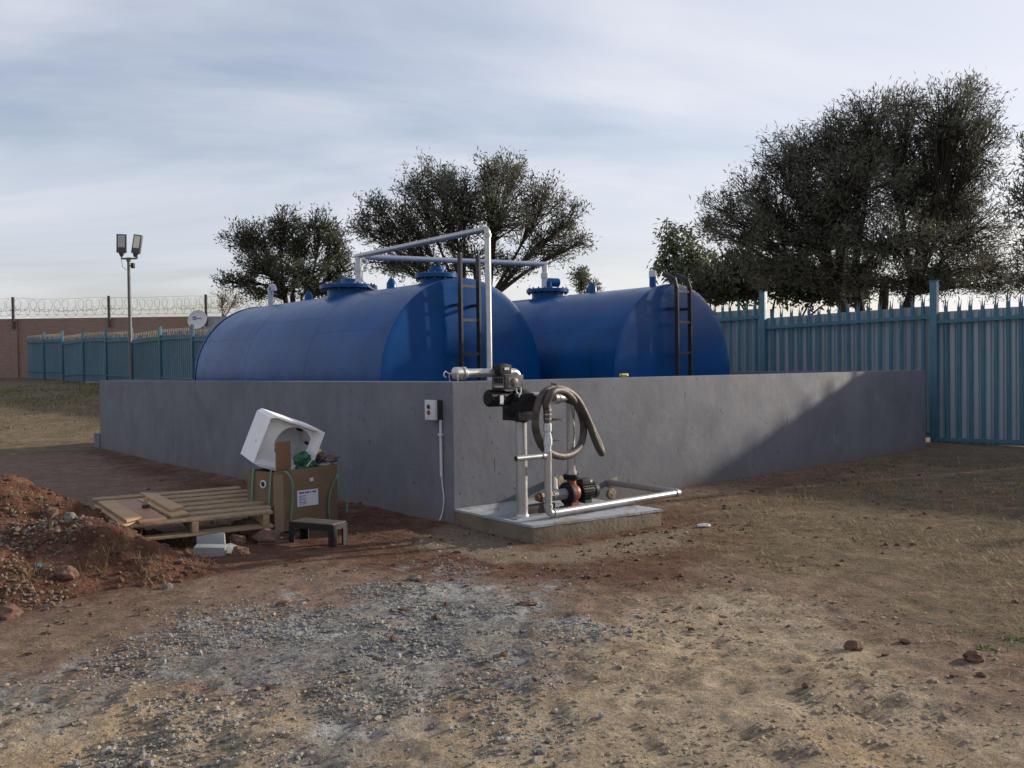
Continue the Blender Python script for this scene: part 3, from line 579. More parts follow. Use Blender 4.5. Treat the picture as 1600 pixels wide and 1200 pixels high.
a_ = wl(975, 590, -.1); a_.z = BH+.005; m = MB(); vs, fs = lump(a_+UP*.015, .05, 5, 1.0, .5, .35, .3, 2); m.add(vs, fs); m.box(a_+UP*.03, DR*.05, NV*.02, UP*.006)
tag(m.build('plastic_scrap', M['yellow'], None, origin=a_), 'small lime yellow scrap lying on top of the grey wall', 'scrap')
# ------------------------------------------------------------------ palisade fence
K = 1.03; FS = 3.0*K; TF = .7985
FD = V((-math.cos(TF), math.sin(TF), 0)); FN = V((-math.sin(TF), -math.cos(TF), 0)); FP = V((6.737*K, 13.89*K, 0))
fence = thing('palisade_fence', FP, 'long teal steel palisade fence backed with corrugated sheets behind the tanks', 'fence')
def fbase(s): p = FP+FD*s; return float(gz(p.x, p.y))
palm = None
def pale_verts(h):
    w_ = .031; z1 = h-.16
    vs = [(-w_, 0, .06), (-w_*.5, -.022, .06), (w_*.5, -.022, .06), (w_, 0, .06), (-w_, 0, z1), (-w_*.5, -.022, z1), (w_*.5, -.022, z1), (w_, 0, z1), (-w_*1.3, .004, h-.01), (0, -.012, h), (w_*1.3, -.0, h-.01)]
    fs = [(0, 1, 5, 4), (1, 2, 6, 5), (2, 3, 7, 6), (4, 5, 8), (5, 6, 9), (6, 7, 10)]; return vs, fs
def ftr(p, s, z): return FP+FD*(s+p[0])-FN*p[1]*-1*-1+UP*(p[2]+z) if False else FP+FD*(s+p[0])+FN*(-p[1])+UP*(p[2]+z)
rest = MB(); tipm = MB(); HP = 2.40
for i in range(-4, 16):
    s0 = i*FS; zb = fbase(s0+FS*.3)+(.10 if i == 1 else 0)+.05*math.sin(i*2.3)*(1 if i > 2 else .3); rise = .05*(1 if i <= 2 else -1+2*(i % 3 == 1))
    # post
    zp = fbase(s0); m = MB(); m.box(FP+FD*s0+UP*(zp+1.15+(.06 if i in (0, 1) else .0))+FN*.03, FD*.055, FN*.055, UP*1.42); m.box(FP+FD*s0+FN*.03+UP*(zp+2.58+(.06 if i in (0, 1) else 0)), FD*.062, FN*.062, UP*.006)
    m.build('post', M['teal'], fence, bevel=.004)
    def zt_(s): return zb-rise*(s-s0)/FS+rise*.5
    for zr_ in (.42 if i > 0 else .10, 2.02):
        m = MB(); a_ = FP+FD*(s0+.055)+FN*.055+UP*(zt_(s0)+zr_); b_ = FP+FD*(s0+FS-.055)+FN*.055+UP*(zt_(s0+FS)+zr_)
        d = (b_-a_)/2; m.box((a_+b_)/2, d, FN*.004, UP*.028); m.box((a_+b_)/2-FN*.02+UP*.026, d, FN*.018, UP*.003); m.build('rail', M['teal'], fence)
    # corrugated sheet: trapezoid ribs
    m = MB(); prof = []; s = .06; k = 0
    while s < FS-.06:
        prof += [(s, 0), (s+.075, 0), (s+.09, .035), (s+.162, .035)]; s += .177
    vs, fs = [], []
    jit = random.uniform(-.02, .02)
    for k, (s, o2) in enumerate(prof):
        p = FP+FD*(s0+s)-FN*(.075-o2)
        vs += [p+UP*(zt_(s0+s)+.03), p+UP*(zt_(s0+s)+2.19+jit)]
    fs = [(2*k, 2*k+2, 2*k+3, 2*k+1) for k in range(len(prof)-1)]
    m.add(vs, fs); m.build('sheet', M['sheet'], fence, smooth=False)
    for k in range(1, 17):
        s = s0+k*FS/17; h = HP+random.uniform(-.03, .03); vs, fs = pale_verts(h); lean = random.uniform(-.006, .006)
        P = [ftr((q[0]+lean*q[2], q[1], q[2]), s, zt_(s)) for q in vs]
        if -1 <= i <= 1: m = MB(); m.add(P, fs); m.build('pale', M['teal'], fence, smooth=False)
        else:
            rest.add(P, fs)
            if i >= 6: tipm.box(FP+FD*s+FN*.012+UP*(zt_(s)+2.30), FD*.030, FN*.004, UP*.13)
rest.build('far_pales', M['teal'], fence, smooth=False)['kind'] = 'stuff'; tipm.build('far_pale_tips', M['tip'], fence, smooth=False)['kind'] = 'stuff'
# ------------------------------------------------------------------ brick wall with razor wire, lamp pole, dish
YW = 50.0; bwz = 1.1; wtop = at(100, 497, YW).z
bw = thing('brick_wall', V((-20, YW, bwz)), 'long red brick boundary wall topped with razor wire beyond the fence', 'wall')
xa, xb, xc = -55, at(318, 497, YW).x, 6
m = MB(); m.box(V(((xa+xb)/2, YW+.12, (bwz+wtop)/2-.3)), V(((xb-xa)/2, 0, 0)), V((0, .12, 0)), V((0, 0, (wtop-bwz)/2+.3))); m.build('brickwork', M['brick'], bw)
m = MB(); m.box(V(((xb+xc)/2, YW+.1, (bwz+wtop)/2-.3)), V(((xc-xb)/2-.005, 0, 0)), V((0, .12, 0)), V((0, 0, (wtop-bwz)/2+.28))); m.build('plaster_section', M['grey_wall'], bw)
m = MB(); m.box(V((at(24, 540, YW).x, YW-.06, (bwz+wtop)/2-.35)), V((.18, 0, 0)), V((0, .055, 0)), V((0, 0, (wtop-bwz)/2+.3))); m.build('pier', M['brick'], bw)
px_ = [at(x, 500, YW).x for x in (24, 173, 324)]; sp0 = px_[1]-px_[0]; xs = [px_[0]-sp0*k for k in (4, 3, 2, 1)]+px_+[px_[2]+sp0]
for k, x in enumerate(xs):
    m = MB(); m.box(V((x, YW-.19 if k != 4 else YW-.2, wtop+.32)), V((.065, 0, 0)), V((0, .05, 0)), V((0, 0, .90))); m.build('wire_post', M['post'], bw)
for k in range(len(xs)-1):
    for (zc, rr, pit, rad, seed) in ((wtop+.78, .36, .42, .011, 1), (wtop+.42, .30, .50, .010, 2)):
        pts = []; L = xs[k+1]-xs[k]; nt_ = int(L/pit); nn = nt_*14
        for j in range(nn+1):
            a = 6.2832*j/14; u = j/nn; sag = -.08*math.sin(math.pi*u)
            pts.append(V((xs[k]+L*u+.12*math.cos(a), YW+.05+rr*math.cos(a)*.9, zc+sag+rr*math.sin(a)*(1+.08*math.sin(j*.9+seed)))))
        m = MB(); m.tube(pts, rad, 4, False); m.build('razor_coil', M['wire'], bw, smooth=False)
    m = MB()
    for z_ in (.50, 1.15, .22):
        m.tube([V((xs[k]+(xs[k+1]-xs[k])*j/6, YW-.13, wtop+z_+random.uniform(-.04, .04)-.06*math.sin(math.pi*j/6))) for j in range(7)], .009, 4)
    m.build('wire_strand', M['wire'], bw, smooth=False)
lp = at(205, 596, 37.5); lb = V((lp.x, 37.5, gzs(lp.x, 37.5))); lt = at(203.5, 404, 37.5)
lamp = thing('light_pole', lb, 'slim grey pole with two square floodlights in front of the far fence', 'light pole')
m = MB(); m.tube([lb-UP*.2, V((lb.x, lb.y, lt.z))], [.085, .065], 12); m.build('pole', M['pole'], lamp)
m = MB(); z_ = lt.z; xl, xr = at(190, 400, 37.5).x, at(214, 400, 37.5).x; m.tube(pipe_path([V((xl, 37.5, z_+.28)), V((xl, 37.5, z_)), V((xr, 37.5, z_)), V((xr, 37.5, z_+.28))], .06), .04, 8); m.lathe(V((lb.x, lb.y, z_-.12)), UP, [(0, .1), (.16, .1)], 10); m.build('cross_arm', M['pole'], lamp)
for (x0, y0, x1, y1, mm, tilt) in ((190, 395, 190, 366, 'lens', .0), (212, 396, 216.5, 367, 'lenswarm', .0)):
    a_, b_ = at(x0, y0, 37.5), at(x1, y1, 37.5); d = (b_-a_); h = d.length/2; d.normalize(); nrm = V((.25 if mm == 'lens' else -.2, -1, -.0)); nrm = (nrm-d*nrm.dot(d)).normalized(); sd = d.cross(nrm)
    c = (a_+b_)/2; m = MB(); m.box(c, d*h, sd*.20, nrm*.05); m.tube([a_-d*.16, a_], [.06, .13], 10); hd = m.build('floodlight', M['lampcase'], lamp, bevel=.01)
    m = MB(); m.box(c+nrm*.052+d*h*.22, d*h*.64, sd*.14, nrm*.006); m.build('lens', M[mm], hd)
m = MB(); a_ = at(207.5, 415, 37.4); m.box(a_, V((.06, 0, 0)), V((0, .08, 0)), V((0, 0, .11))); m.box(a_-V((.07, 0, 0)), V((.07, 0, 0)), V((0, .02, 0)), V((0, 0, .025))); m.build('camera_box', M['steel'], lamp, bevel=.01)
m = MB(); m.tube(spline([V((xl, 37.45, z_)), V((lb.x-.22, 37.42, z_-.35)), V((lb.x-.06, 37.42, z_-.5))], 5), .01, 5); m.build('lamp_cable', M['steel'], lamp)
dc = at(308, 499, 42); sd = thing('satellite_dish', V((dc.x, 42.3, gzs(dc.x, 42.3))), 'pale grey satellite dish with a round logo behind the fence', 'satellite dish')
dn_ = V((-.12, -1, .28)).normalized(); m = MB(); m.lathe(dc, -dn_, [(0, .47), (.01, .475), (.02, .46), (.06, .36), (.09, .22), (.105, .06)], 40)
m2 = MB(); m2.lathe(dc, dn_, [(-.11, .05), (-.095, .25), (-.055, .40), (-.02, .475), (.0, .48), (.004, .465), (-.03, .40), (-.07, .25), (-.085, .05)], 40); m2.build('reflector', M['dish'], sd)
m = MB(); a_ = dc-dn_*.09; m.tube([a_, a_-dn_*.15, V((dc.x, 42.3, 0.6))], .03, 8); m.build('mast', M['pole'], sd)
ax = V((1, 0, 0)); ax = (ax-dn_*ax.dot(dn_)).normalized(); ay = dn_.cross(ax)
def discpt(u, v, off=.012):
    r_ = math.hypot(u, v); dep = -.085+.1*(r_/.48)**2; return dc+ax*u+ay*v+dn_*(dep+off)
ring = [discpt(-.17+.07*math.cos(a), .09+.07*math.sin(a)) for a in [6.2832*k/18 for k in range(19)]]
m = MB(); m.tube(ring, .020, 6, False); m.build('logo_ring', M['ink'], sd)
m = MB()
for k in range(8):
    u = -.05+k*.034; m.box(discpt(u, .065), ax*.011, ay*(.024 if k in (0, 4) else .017), dn_*.004)
m.build('logo_lettering', M['panel'], sd)
# ------------------------------------------------------------------ box, polystyrene, bench
bx0 = hp(432, 834, 0.0); bfd = (hp(528, 813, 0)-bx0); bw_ = bfd.length; bfd.normalize(); bsd = V((-bfd.y, bfd.x, 0)); BHh = .505; bl_ = .34
cb = thing('cardboard_box', bx0+bfd*bw_/2+bsd*bl_/2, 'tall brown cardboard box full of rubbish with a white label', 'box')
def bp(u, v, z): return bx0+bfd*u+bsd*v+UP*z
m = MB(); tk = .006
for (c, a, b) in ((bp(bw_/2, tk, BHh/2), bfd*bw_/2, bsd*tk), (bp(bw_/2, bl_-tk, BHh/2), bfd*bw_/2, bsd*tk), (bp(tk, bl_/2, BHh/2), bfd*tk, bsd*(bl_/2-2*tk)), (bp(bw_-tk, bl_/2, BHh/2), bfd*tk, bsd*(bl_/2-2*tk))):
    m.box(c, a, b, UP*BHh/2)
m.box(bp(bw_/2, bl_/2, .30), bfd*(bw_/2-2*tk), bsd*(bl_/2-2*tk), UP*.01); m.box(bp(bw_/2, bl_/2, .012), bfd*(bw_/2-2*tk), bsd*(bl_/2-2*tk), UP*.01)
m.build('carton', M['card'], cb, bevel=.002)
m = MB(); m.box(bp(.025, -.006, BHh*.48), bfd*.05, bsd*.003, UP*BHh*.47); m.build('corner_flap', M['cardin'], cb)
def bface(x, y): # pixel on the front face
    d = ray(x, y); o = V((0, 0, EYE)); k = (bx0-o).dot(bsd)/d.dot(bsd); return o+d*k
a_, b_, c_, d_ = bface(464, 767), bface(496.5, 763), bface(497, 788), bface(464.5, 792)
m = MB(); off = -bsd*.0035; m.add([p+off for p in (a_, b_, c_, d_)]+[p+off*.3 for p in (a_, b_, c_, d_)], [(0, 1, 2, 3), (7, 6, 5, 4), (0, 4, 5, 1), (1, 5, 6, 2), (2, 6, 7, 3), (3, 7, 4, 0)]); lab = m.build('paper_label', M['paper'], cb, smooth=False)
def lp_(u, v): return a_.lerp(b_, u).lerp(d_.lerp(c_, u), v)-bsd*.0045
m = MB()
for (u0, u1, v, h) in ((.08, .33, .16, .055), (.36, .56, .16, .055), (.60, .66, .16, .055), (.72, .90, .16, .055), (.08, .40, .36, .022), (.08, .24, .46, .022), (.28, .34, .46, .022), (.08, .44, .56, .02), (.08, .20, .66, .022), (.30, .36, .66, .03), (.08, .46, .76, .022), (.08, .40, .86, .02)):
    q_ = [lp_(u0, v-h), lp_(u1, v-h), lp_(u1, v+h), lp_(u0, v+h)]; m.add(q_, [(0, 1, 2, 3)])
m.build('label_print', M['ink'], lab, smooth=False)
c = bface(486.5, 749); m = MB(); m.box(c-bsd*.003, bfd*.020, bsd*.002, UP*.014); m.build('small_sticker', M['paper'], cb)
c = bp(-.004, bl_*.42, .40); m = MB(); m.tube([c+bsd*.03*math.cos(a)+UP*.028*math.sin(a) for a in [6.2832*k/14 for k in range(15)]], .008, 6, False); m.build('hand_hole', M['white'], cb)
m = MB(); m.box(c+bfd*.001, bfd*.002, bsd*.026, UP*.024); m.build('hole_void', M['steel'], cb)
def strap(pts, wdir, hw=.009):
    P = spline(pts, 8); vs = []
    for p in P: vs += [p-wdir*hw, p+wdir*hw]
    n = len(P); m = MB(); m.add(vs+[q_+bsd*.0015+UP*.001 for q_ in vs], [(2*k, 2*k+1, 2*k+3, 2*k+2) for k in range(n-1)]+[(2*n+2*k, 2*n+2*k+2, 2*n+2*k+3, 2*n+2*k+1) for k in range(n-1)]+[(2*k, 2*k+2, 2*n+2*k+2, 2*n+2*k) for k in range(n-1)]+[(2*k+1, 2*n+2*k+1, 2*n+2*k+3, 2*k+3) for k in range(n-1)]); return m.build('packing_strap', M['strap'], cb)
def bo(x, y, out): return bface(x, y)-bsd*out
strap([bo(436, 738, .0), bo(443, 737, .03), bo(450, 752, .05), bo(452, 780, .04), bo(451, 812, .03)], bfd)
strap([bo(513, 812, .02), bo(510, 790, .03), bo(513, 766, .03), bo(522, 748, .02), bo(530, 741, .0), bo(537, 752, .0), bo(540, 775, .02), bo(537, 800, .04)], bfd)
strap([bp(-.012, bl_*.75, .02), bp(-.02, bl_*.78, .3), bp(-.01, bl_*.74, .53)], bsd); strap([bp(-.012, bl_*.2, .05), bp(-.02, bl_*.16, .3), bp(-.008, bl_*.12, .53)], bsd)
# polystyrene packing tray
po = at(425, 647, 7.36); ex = V((.396, .257, -.176)).normalized(); ey = V((-.17, -.05, -.418)); ey = (ey-ex*ey.dot(ex)).normalized(); ez = ex.cross(ey)
if ez.y < 0: ez = -ez
ps = thing('polystyrene_tray', po+ex*.25+ey*.22, 'white polystyrene packing tray tilted on top of the cardboard box', 'packing')
W_, H_, D_, ww, din = .50, .45, .44, .022, .17
def pp(u, v, z): return po+ex*u+ey*v+ez*z
m = MB(); NB = 48; outer = []; cu, cv, cr = W_*.60, H_*.46, .165
def sq(k, u0, v0, u1, v1):
    a = 6.2832*k/NB; d = V((math.cos(a), math.sin(a))); t = 1e9
    for dd, lo, hi, c in ((d.x, u0, u1, cu), (d.y, v0, v1, cv)):
        if abs(dd) > 1e-9: t = min(t, ((hi if dd > 0 else lo)-c)/dd)
    return cu+d.x*t, cv+d.y*t
rings = []
def ringadd(fn, z): rings.append([pp(*fn(k), z) for k in range(NB)])
full = lambda k: sq(k, 0, 0, W_, H_); inn = lambda k: sq(k, .006, ww*.8, W_-ww, H_-ww); inb = lambda k: sq(k, .012, ww*1.4, W_-ww*3.4, H_-ww*2.5)
cir = lambda k: (cu+cr*math.cos(6.2832*k/NB), cv+cr*math.sin(6.2832*k/NB))
ringadd(full, D_); ringadd(full, 0); ringadd(inn, 0); ringadd(inb, din*.45); ringadd(cir, din*.45); ringadd(lambda k: (cu+cr*.97*math.cos(6.2832*k/NB), cv+cr*.97*math.sin(6.2832*k/NB)), D_-.03)
vs = [p for r_ in rings for p in r_]; fs = [(i*NB+k, i*NB+(k+1) % NB, (i+1)*NB+(k+1) % NB, (i+1)*NB+k) for i in range(5) for k in range(NB)]+[tuple(range(5*NB, 6*NB)), tuple(range(NB))[::-1]]
m.add(vs, fs); m.build('tray_block', M['styro'], ps, ang=30)
for a0 in (2.5, 4.9, 5.9):
    c = pp(cu+cr*.92*math.cos(a0), cv+cr*.92*math.sin(a0), din*.9); m = MB(); m.box(c, ex*.02, ey*.012, ez*.03); m.build('dark_notch', M['steel'], ps)
# plank, bag and rubbish standing in the box
a_, b_ = bface(446, 690)+bsd*.03, bface(446, 745)+bsd*.03; c = (a_+b_)/2; h = a_.z-.31
m = MB(); m.box(V((a_.x, a_.y, .31+h/2)), bfd*.075, bsd*.012, UP*h/2); tag(m.build('wooden_plank', M['plank'], None, origin=(a_.x, a_.y, .31), bevel=.002), 'short brown plank standing upright in the cardboard box', 'plank')
bg_ = bface(489, 724)+bsd*.10; vs, fs = lump(bg_, .092, 11, .95, .8, 1.0, .55, 4); m = MB(); m.add([p+V((mnoise.noise(p*30), mnoise.noise(p*30+V((5, 0, 0))), mnoise.noise(p*30+V((0, 7, 0)))))*.018 for p in vs], fs); tag(m.build('plastic_bag', M['green'], None, origin=bg_-UP*.09, ang=25), 'crumpled green plastic bag sticking out of the cardboard box', 'bag')
c = bface(500, 705)+bsd*.02; m = MB(); st_ = thing('stick', c-bfd*.1-UP*.1, 'thin stick with a yellow knob poking out of the cardboard box', 'stick'); m.tube([c-bfd*.14-UP*.12, c+bfd*.005], .005, 6); m.build('shaft', M['white'], st_); m = MB(); vs, fs = lump(c+bfd*.012, .02, 2, 1, 1, 1, .1, 2); m.add(vs, fs); m.build('knob', M['yellow'], st_)
for k, (x, y, r_, mm, lb_) in enumerate(((520, 717, .07, 'rusty', 'brown crumpled rubbish heaped at the right end of the box top'), (519, 724, .04, 'paper', 'white crumpled paper scrap on the rubbish in the box'), (509, 714, .045, 'rusty', 'small grey brown rubbish lump beside the yellow knob'))):
    c = bface(x, y)+bsd*.1; vs, fs = lump(c, r_, k+20, 1.5, 1.2, .7, .8, 3); m = MB(); m.add(vs, fs); tag(m.build('crumpled_rubbish', M[mm], None, origin=c, ang=20), lb_, 'rubbish')
# low steel bench
n0 = hp(453, 847, 0); n1 = hp(526, 854, 0); bd_ = (n1-n0).normalized(); L = .42; bdp = V((-bd_.y, bd_.x, 0)); zB = .158; DW = .17
bn = thing('steel_bench', n0+bd_*L/2, 'low black steel bench with worn top in front of the cardboard box', 'bench')
def nb(u, v, z): return n0+bd_*u+bdp*v+UP*z
for k in range(3):
    m = MB(); m.box(nb(L/2, .03+k*.056, zB), bd_*(L/2-.005), bdp*.026, UP*.008); m.build('top_slat', M['wornsteel'], bn, bevel=.002)
for v in (0.0, DW):
    m = MB(); m.box(nb(L/2, v, zB-.022), bd_*(L/2), bdp*.004, UP*.022); m.build('apron', M['steel'], bn)
for u in (.0, L):
    m = MB(); m.box(nb(u, DW/2, zB-.020), bd_*.004, bdp*(DW/2-.005), UP*.020); m.build('end_apron', M['steel'], bn)
    for v in (.0, DW):
        m = MB(); sg = 1 if u == 0 else -1; sv = 1 if v == 0 else -1
        m.box(nb(u+sg*.02, v, zB/2-.01), bd_*.025, bdp*.003, UP*(zB/2+.01)); m.box(nb(u, v+sv*.022, zB/2-.01), bd_*.003, bdp*.025, UP*(zB/2+.01)); m.build('leg', M['steel'], bn)
# ------------------------------------------------------------------ pallet
pf = at(428, 799, 6.92); pa = V((-.853, -.522, 0)); pb = V((-.52, .85, .075)).normalized(); pn = pa.cross(pb).normalized()
if pn.z < 0: pn = -pn
def pl(u, v, h): return pf+pa*u+pb*v+pn*h
pal = thing('wooden_pallet', pl(.6, .55, -.14), 'weathered wooden pallet lying tilted between the soil heap and the cardboard box', 'pallet')
LP, WP = 1.2, 1.12; nsl = 7
for k in range(nsl):
    wv = .10 if k else .09; v = .05+k*(WP-.1)/(nsl-1); j = random.uniform(-.015, .03); m = MB(); m.box(pl(LP/2-j, v, -.011+random.uniform(-.002, .002)), pa*(LP/2)+pb*random.uniform(-.006, .006), pb*wv/2, pn*.010); m.build('slat', M['wood'], pal, bevel=.002)
for k in range(3):
    m = MB(); m.box(pl(.06+k*(LP-.12)/2, WP/2, -.066), pa*.025, pb*WP/2, pn*.044); m.build('stringer', M['wood'], pal, bevel=.002)
for k in range(3):
    m = MB(); m.box(pl(LP/2, .05+k*(WP-.1)/2, -.121), pa*LP/2, pb*.05, pn*.010); m.build('bottom_board', M['wood'], pal, bevel=.002)
def pplane(x, y, h=0):
    d = ray(x, y); o = V((0, 0, EYE)); k = (pf+pn*h-o).dot(pn)/d.dot(pn); return o+d*k
def plate(name, px, h0, h1, mt, label, cat, grp=None):
    P = [pplane(x, y, h1) for x, y in px]; m = MB(); m.add([p-pn*(h1-h0) for p in P]+P, [(3, 2, 1, 0), (4, 5, 6, 7), (0, 1, 5, 4), (1, 2, 6, 5), (2, 3, 7, 6), (3, 0, 4, 7)])
    c = sum(P, V((0, 0, 0)))/4-pn*(h1-h0); return tag(m.build(name, M[mt], None, origin=c, bevel=.002), label, cat, grp)
plate('pine_board', [(146, 789), (176, 787), (222, 812), (192, 821)], .001, .016, 'pine', 'lower pine board at the left edge of the pallet, partly covered', 'board', 'boards lying on the pallet')
plate('plywood_sheet', [(170, 784), (214, 781), (261, 809), (218, 815)], .002, .022, 'ply', 'square brown plywood sheet on the pallet under the brush', 'board', 'boards lying on the pallet')
plate('pine_board', [(152, 783), (178, 781), (222, 807), (198, 813)], .024, .042, 'pine', 'upper pine board along the left side of the plywood sheet', 'board', 'boards lying on the pallet')
plate('pine_board', [(214, 779), (240, 777), (296, 801), (268, 806)], .002, .022, 'pine', 'lower thick pine board right of the brush', 'board', 'boards lying on the pallet')
plate('pine_board', [(219, 769), (243, 770), (287, 791), (266, 796)], .024, .044, 'pine', 'upper pine board resting on another board at the pallet middle', 'board', 'boards lying on the pallet')
c = pplane(228, 793, .024); br = thing('paint_brush', c, 'stubby dark brush with a pale wooden handle on the plywood sheet', 'brush')
m = MB(); m.box(c+pn*.012, pa*.028, pb*.022, pn*.012); m.build('bristles', M['dgrey'], br, bevel=.005)
m = MB(); m.tube([c+pn*.024, c+pn*.045, c+pn*.075], [.012, .016, .011], 10); m.build('handle', M['pine'], br)
# concrete bricks below the pallet
def brickthing(x, y, d, rz, tilt, label, size=(.11, .055, .045)):
    c = at(x, y, d); e = Euler((tilt[0], tilt[1], rz)).to_matrix(); m = MB(); m.box(c, e @ V((size[0], 0, 0)), e @ V((0, size[1], 0)), e @ V((0, 0, size[2])))
    return tag(m.build('concrete_brick', M['block'], None, origin=c-UP*size[2], bevel=.006), label, 'brick', 'grey concrete bricks below the pallet')
brickthing(330, 846, 6.55, .25, (1.15, -.1, 0), 'grey concrete brick leaning upright at the back under the pallet edge', (.10, .05, .03))
brickthing(329, 862, 6.38, .15, (.05, .05, 0), 'grey concrete brick lying lengthwise at the front of the small pile')
brickthing(353, 861, 6.42, .9, (.1, 0, 0), 'short grey concrete brick end at the right of the small pile', (.07, .045, .04))
# ------------------------------------------------------------------ rocks
def rock(x, y, z, r, mt, label, seed, sc=(1.2, 1, .8), Y=None, cat='rock', grp=None):
    p = hp(x, y, z) if Y is None else at(x, y, Y); vs, fs = lump(p+UP*r*.35, r, seed, *sc, .45, 3); m = MB(); m.add(vs, fs)
    return tag(m.build('rock', M[mt], None, origin=p, ang=30), label, cat, grp)
rock(1333, 1014, 0, .035, 'rock', 'dark brown stone alone on the pale clay at the right', 41)
rock(823, 946, 0, .03, 'rock', 'small flat dark stone at the right end of the grey gravel', 42, (1.8, 1, .4))
rock(648, 908, 0, .035, 'rockg', 'dark grey stone at the far edge of the gravel patch', 43)
rock(443, 948, 0, .03, 'rock', 'reddish stone at the left border of the gravel patch', 44)
rock(1522, 1032, 0, .035, 'rock', 'reddish clod beside the right hand green weed', 45)
rock(1100, 823, 0, .035, 'paper', 'small white crumpled scrap on the dirt right of the plinth', 46, (1.6, 1, .4), cat='scrap')
rock(375, 866, 0, .05, 'rock', 'reddish stone right of the concrete bricks', 47)
for k, (x, y, r_) in enumerate(((398, 838, .10), (418, 848, .085), (372, 850, .06), (385, 829, .09), (424, 832, .07))):
    rock(x, y, 0, r_, 'rock', ('brown rubble stone under the pallet behind the grey bricks', 'brown rubble stone nearest the left leg of the bench', 'brown rubble stone close to the right end of the grey bricks', 'brown rubble stone deepest under the right edge of the pallet', 'brown rubble stone against the corner of the cardboard box')[k], 60+k, grp='rubble stones under the pallet edge')
# ------------------------------------------------------------------ soil heap
def heap_h(x, y):
    def gau(cx_, cy_, sx, sy, h, rot=0):
        c, s = math.cos(rot), math.sin(rot); u = (x-cx_)*c+(y-cy_)*s; v = -(x-cx_)*s+(y-cy_)*c; return h*np.exp(-((u/sx)**2+(v/sy)**2))
    h = np.maximum.reduce([gau(-3.9, 6.4, .85, .72, .64, .2), gau(-5.2, 5.9, 1.1, .9, .68, 0), gau(-3.0, 5.9, .70, .46, .40, -.1), gau(-3.3, 5.5, .8, .5, .30, .5), gau(-2.5, 5.72, .46, .26, .20, 0)])
    h = h-.05
    return h*(.82+.36*fbm(x, y, 2.2, 3))+(fbm(x, y, 5, 4)-.5)*.16*np.clip(h*5, 0, 1)+(fbm(x, y, 15, 3)-.5)*.06*np.clip(h*9, 0, 1)
hx = np.arange(-7.0, -1.5, .026); hy = np.arange(3.9, 8.4, .026); HX, HY = np.meshgrid(hx, hy); HZ = heap_h(HX, HY)
hv = np.stack([HX, HY, np.maximum(HZ, -.03)+ground_z(HX, HY)*0+np.where(HZ < 0, -.05, 0)], -1).reshape(-1, 3); ny_, nx_ = HX.shape; ii = np.arange(ny_*nx_).reshape(ny_, nx_)
hq = np.stack([ii[:-1, :-1], ii[:-1, 1:], ii[1:, 1:], ii[1:, :-1]], -1).reshape(-1, 4); keep = (HZ.ravel()[hq] > -.02).any(1); hq = hq[keep]
us, inv = np.unique(hq, return_inverse=True); hv = hv[us]; hq = inv.reshape(-1, 4)
M['soil'] = mat('red_soil', (.088, .040, .026), .95, 0, .5, 4, 1.0, 34, .1, c2=(.118, .060, .039), spots=[(7, .66, (.12, .085, .06))], bdist=.03)
heap = rawmesh('soil_heap', hv, hq, M['soil'], smooth=True, origin=(-3.6, 6.3, 0)); tag(heap, 'heap of red brown soil at the left edge in front of the pallet', 'soil heap')
def top_z(x, y): return max(float(heap_h(np.array([x]), np.array([y]))[0]), gzs(x, y))
p = at(102, 903, 5.0)
def on_heap(x, y):                      # march the sight line onto the heap
    d = ray(x, y); o = V((0, 0, EYE)); k = 2.5
    while k < 14:
        q_ = o+d*k
        if q_.z < top_z(q_.x, q_.y): return V((q_.x, q_.y, top_z(q_.x, q_.y)))
        k += .03
    return o+d*6
def heaprock(x, y, r, mt, label, seed, cat='rock', sc=(1.1, 1, .9)):
    p = on_heap(x, y); vs, fs = lump(p+UP*r*.3, r, seed, *sc, .35, 3); m = MB(); m.add(vs, fs); tag(m.build('rock' if cat == 'rock' else 'plastic_scrap', M[mt], None, origin=p, ang=30), label, cat)
heaprock(103, 906, .055, 'rock', 'round brown boulder on the front slope of the soil heap', 71)
heaprock(12, 965, .06, 'rock', 'flat brown stone at the foot of the heap by the left edge', 72)
heaprock(110, 812, .04, 'rockg', 'pale stone near the top of the gravelly side of the heap', 73)
heaprock(80, 806, .045, 'rock', 'reddish stone on the crest of the soil heap', 74)
heaprock(60, 887, .018, 'scrap', 'tiny turquoise plastic scrap on the soil heap', 75, 'scrap')
heaprock(262, 920, .03, 'rockg', 'grey stone low on the right flank of the soil heap', 76)
# ------------------------------------------------------------------ scattered stones, clods, straw
ico_v = []
bm = bmesh.new(); bmesh.ops.create_icosphere(bm, subdivisions=1, radius=1); IV = np.array([v.co[:] for v in bm.verts]); IF = np.array([[v.index for v in f.verts] for f in bm.faces]); bm.free()
if len(IV) > 20: pass
def scatter(name, P, r, mt, flat=.75, seed=1, rough=.38):
    rg = np.random.default_rng(seed); n = len(P); nv = len(IV)
    shape = 1+rough*rg.uniform(-1, 1, (n, nv, 1)); s = r[:, None, None]*rg.uniform(.7, 1.3, (n, 1, 3))*np.array([1.15, 1, flat])
    v = IV[None]*shape*s; a = rg.uniform(0, 6.28, n); ca, sa = np.cos(a)[:, None], np.sin(a)[:, None]
    x = v[:, :, 0]*ca-v[:, :, 1]*sa; y = v[:, :, 0]*sa+v[:, :, 1]*ca
    v = np.stack([x, y, v[:, :, 2]], -1)+P[:, None, :]; f = IF[None]+(np.arange(n)*nv)[:, None, None]
    o = rawmesh(name, v.reshape(-1, 3), f.reshape(-1, 3), mt); o['kind'] = 'stuff'
    at_ = o.data.attributes.new('tint', 'FLOAT', 'POINT'); at_.data.foreach_set('value', np.repeat(rg.random(n), nv).astype(np.float32)); return o
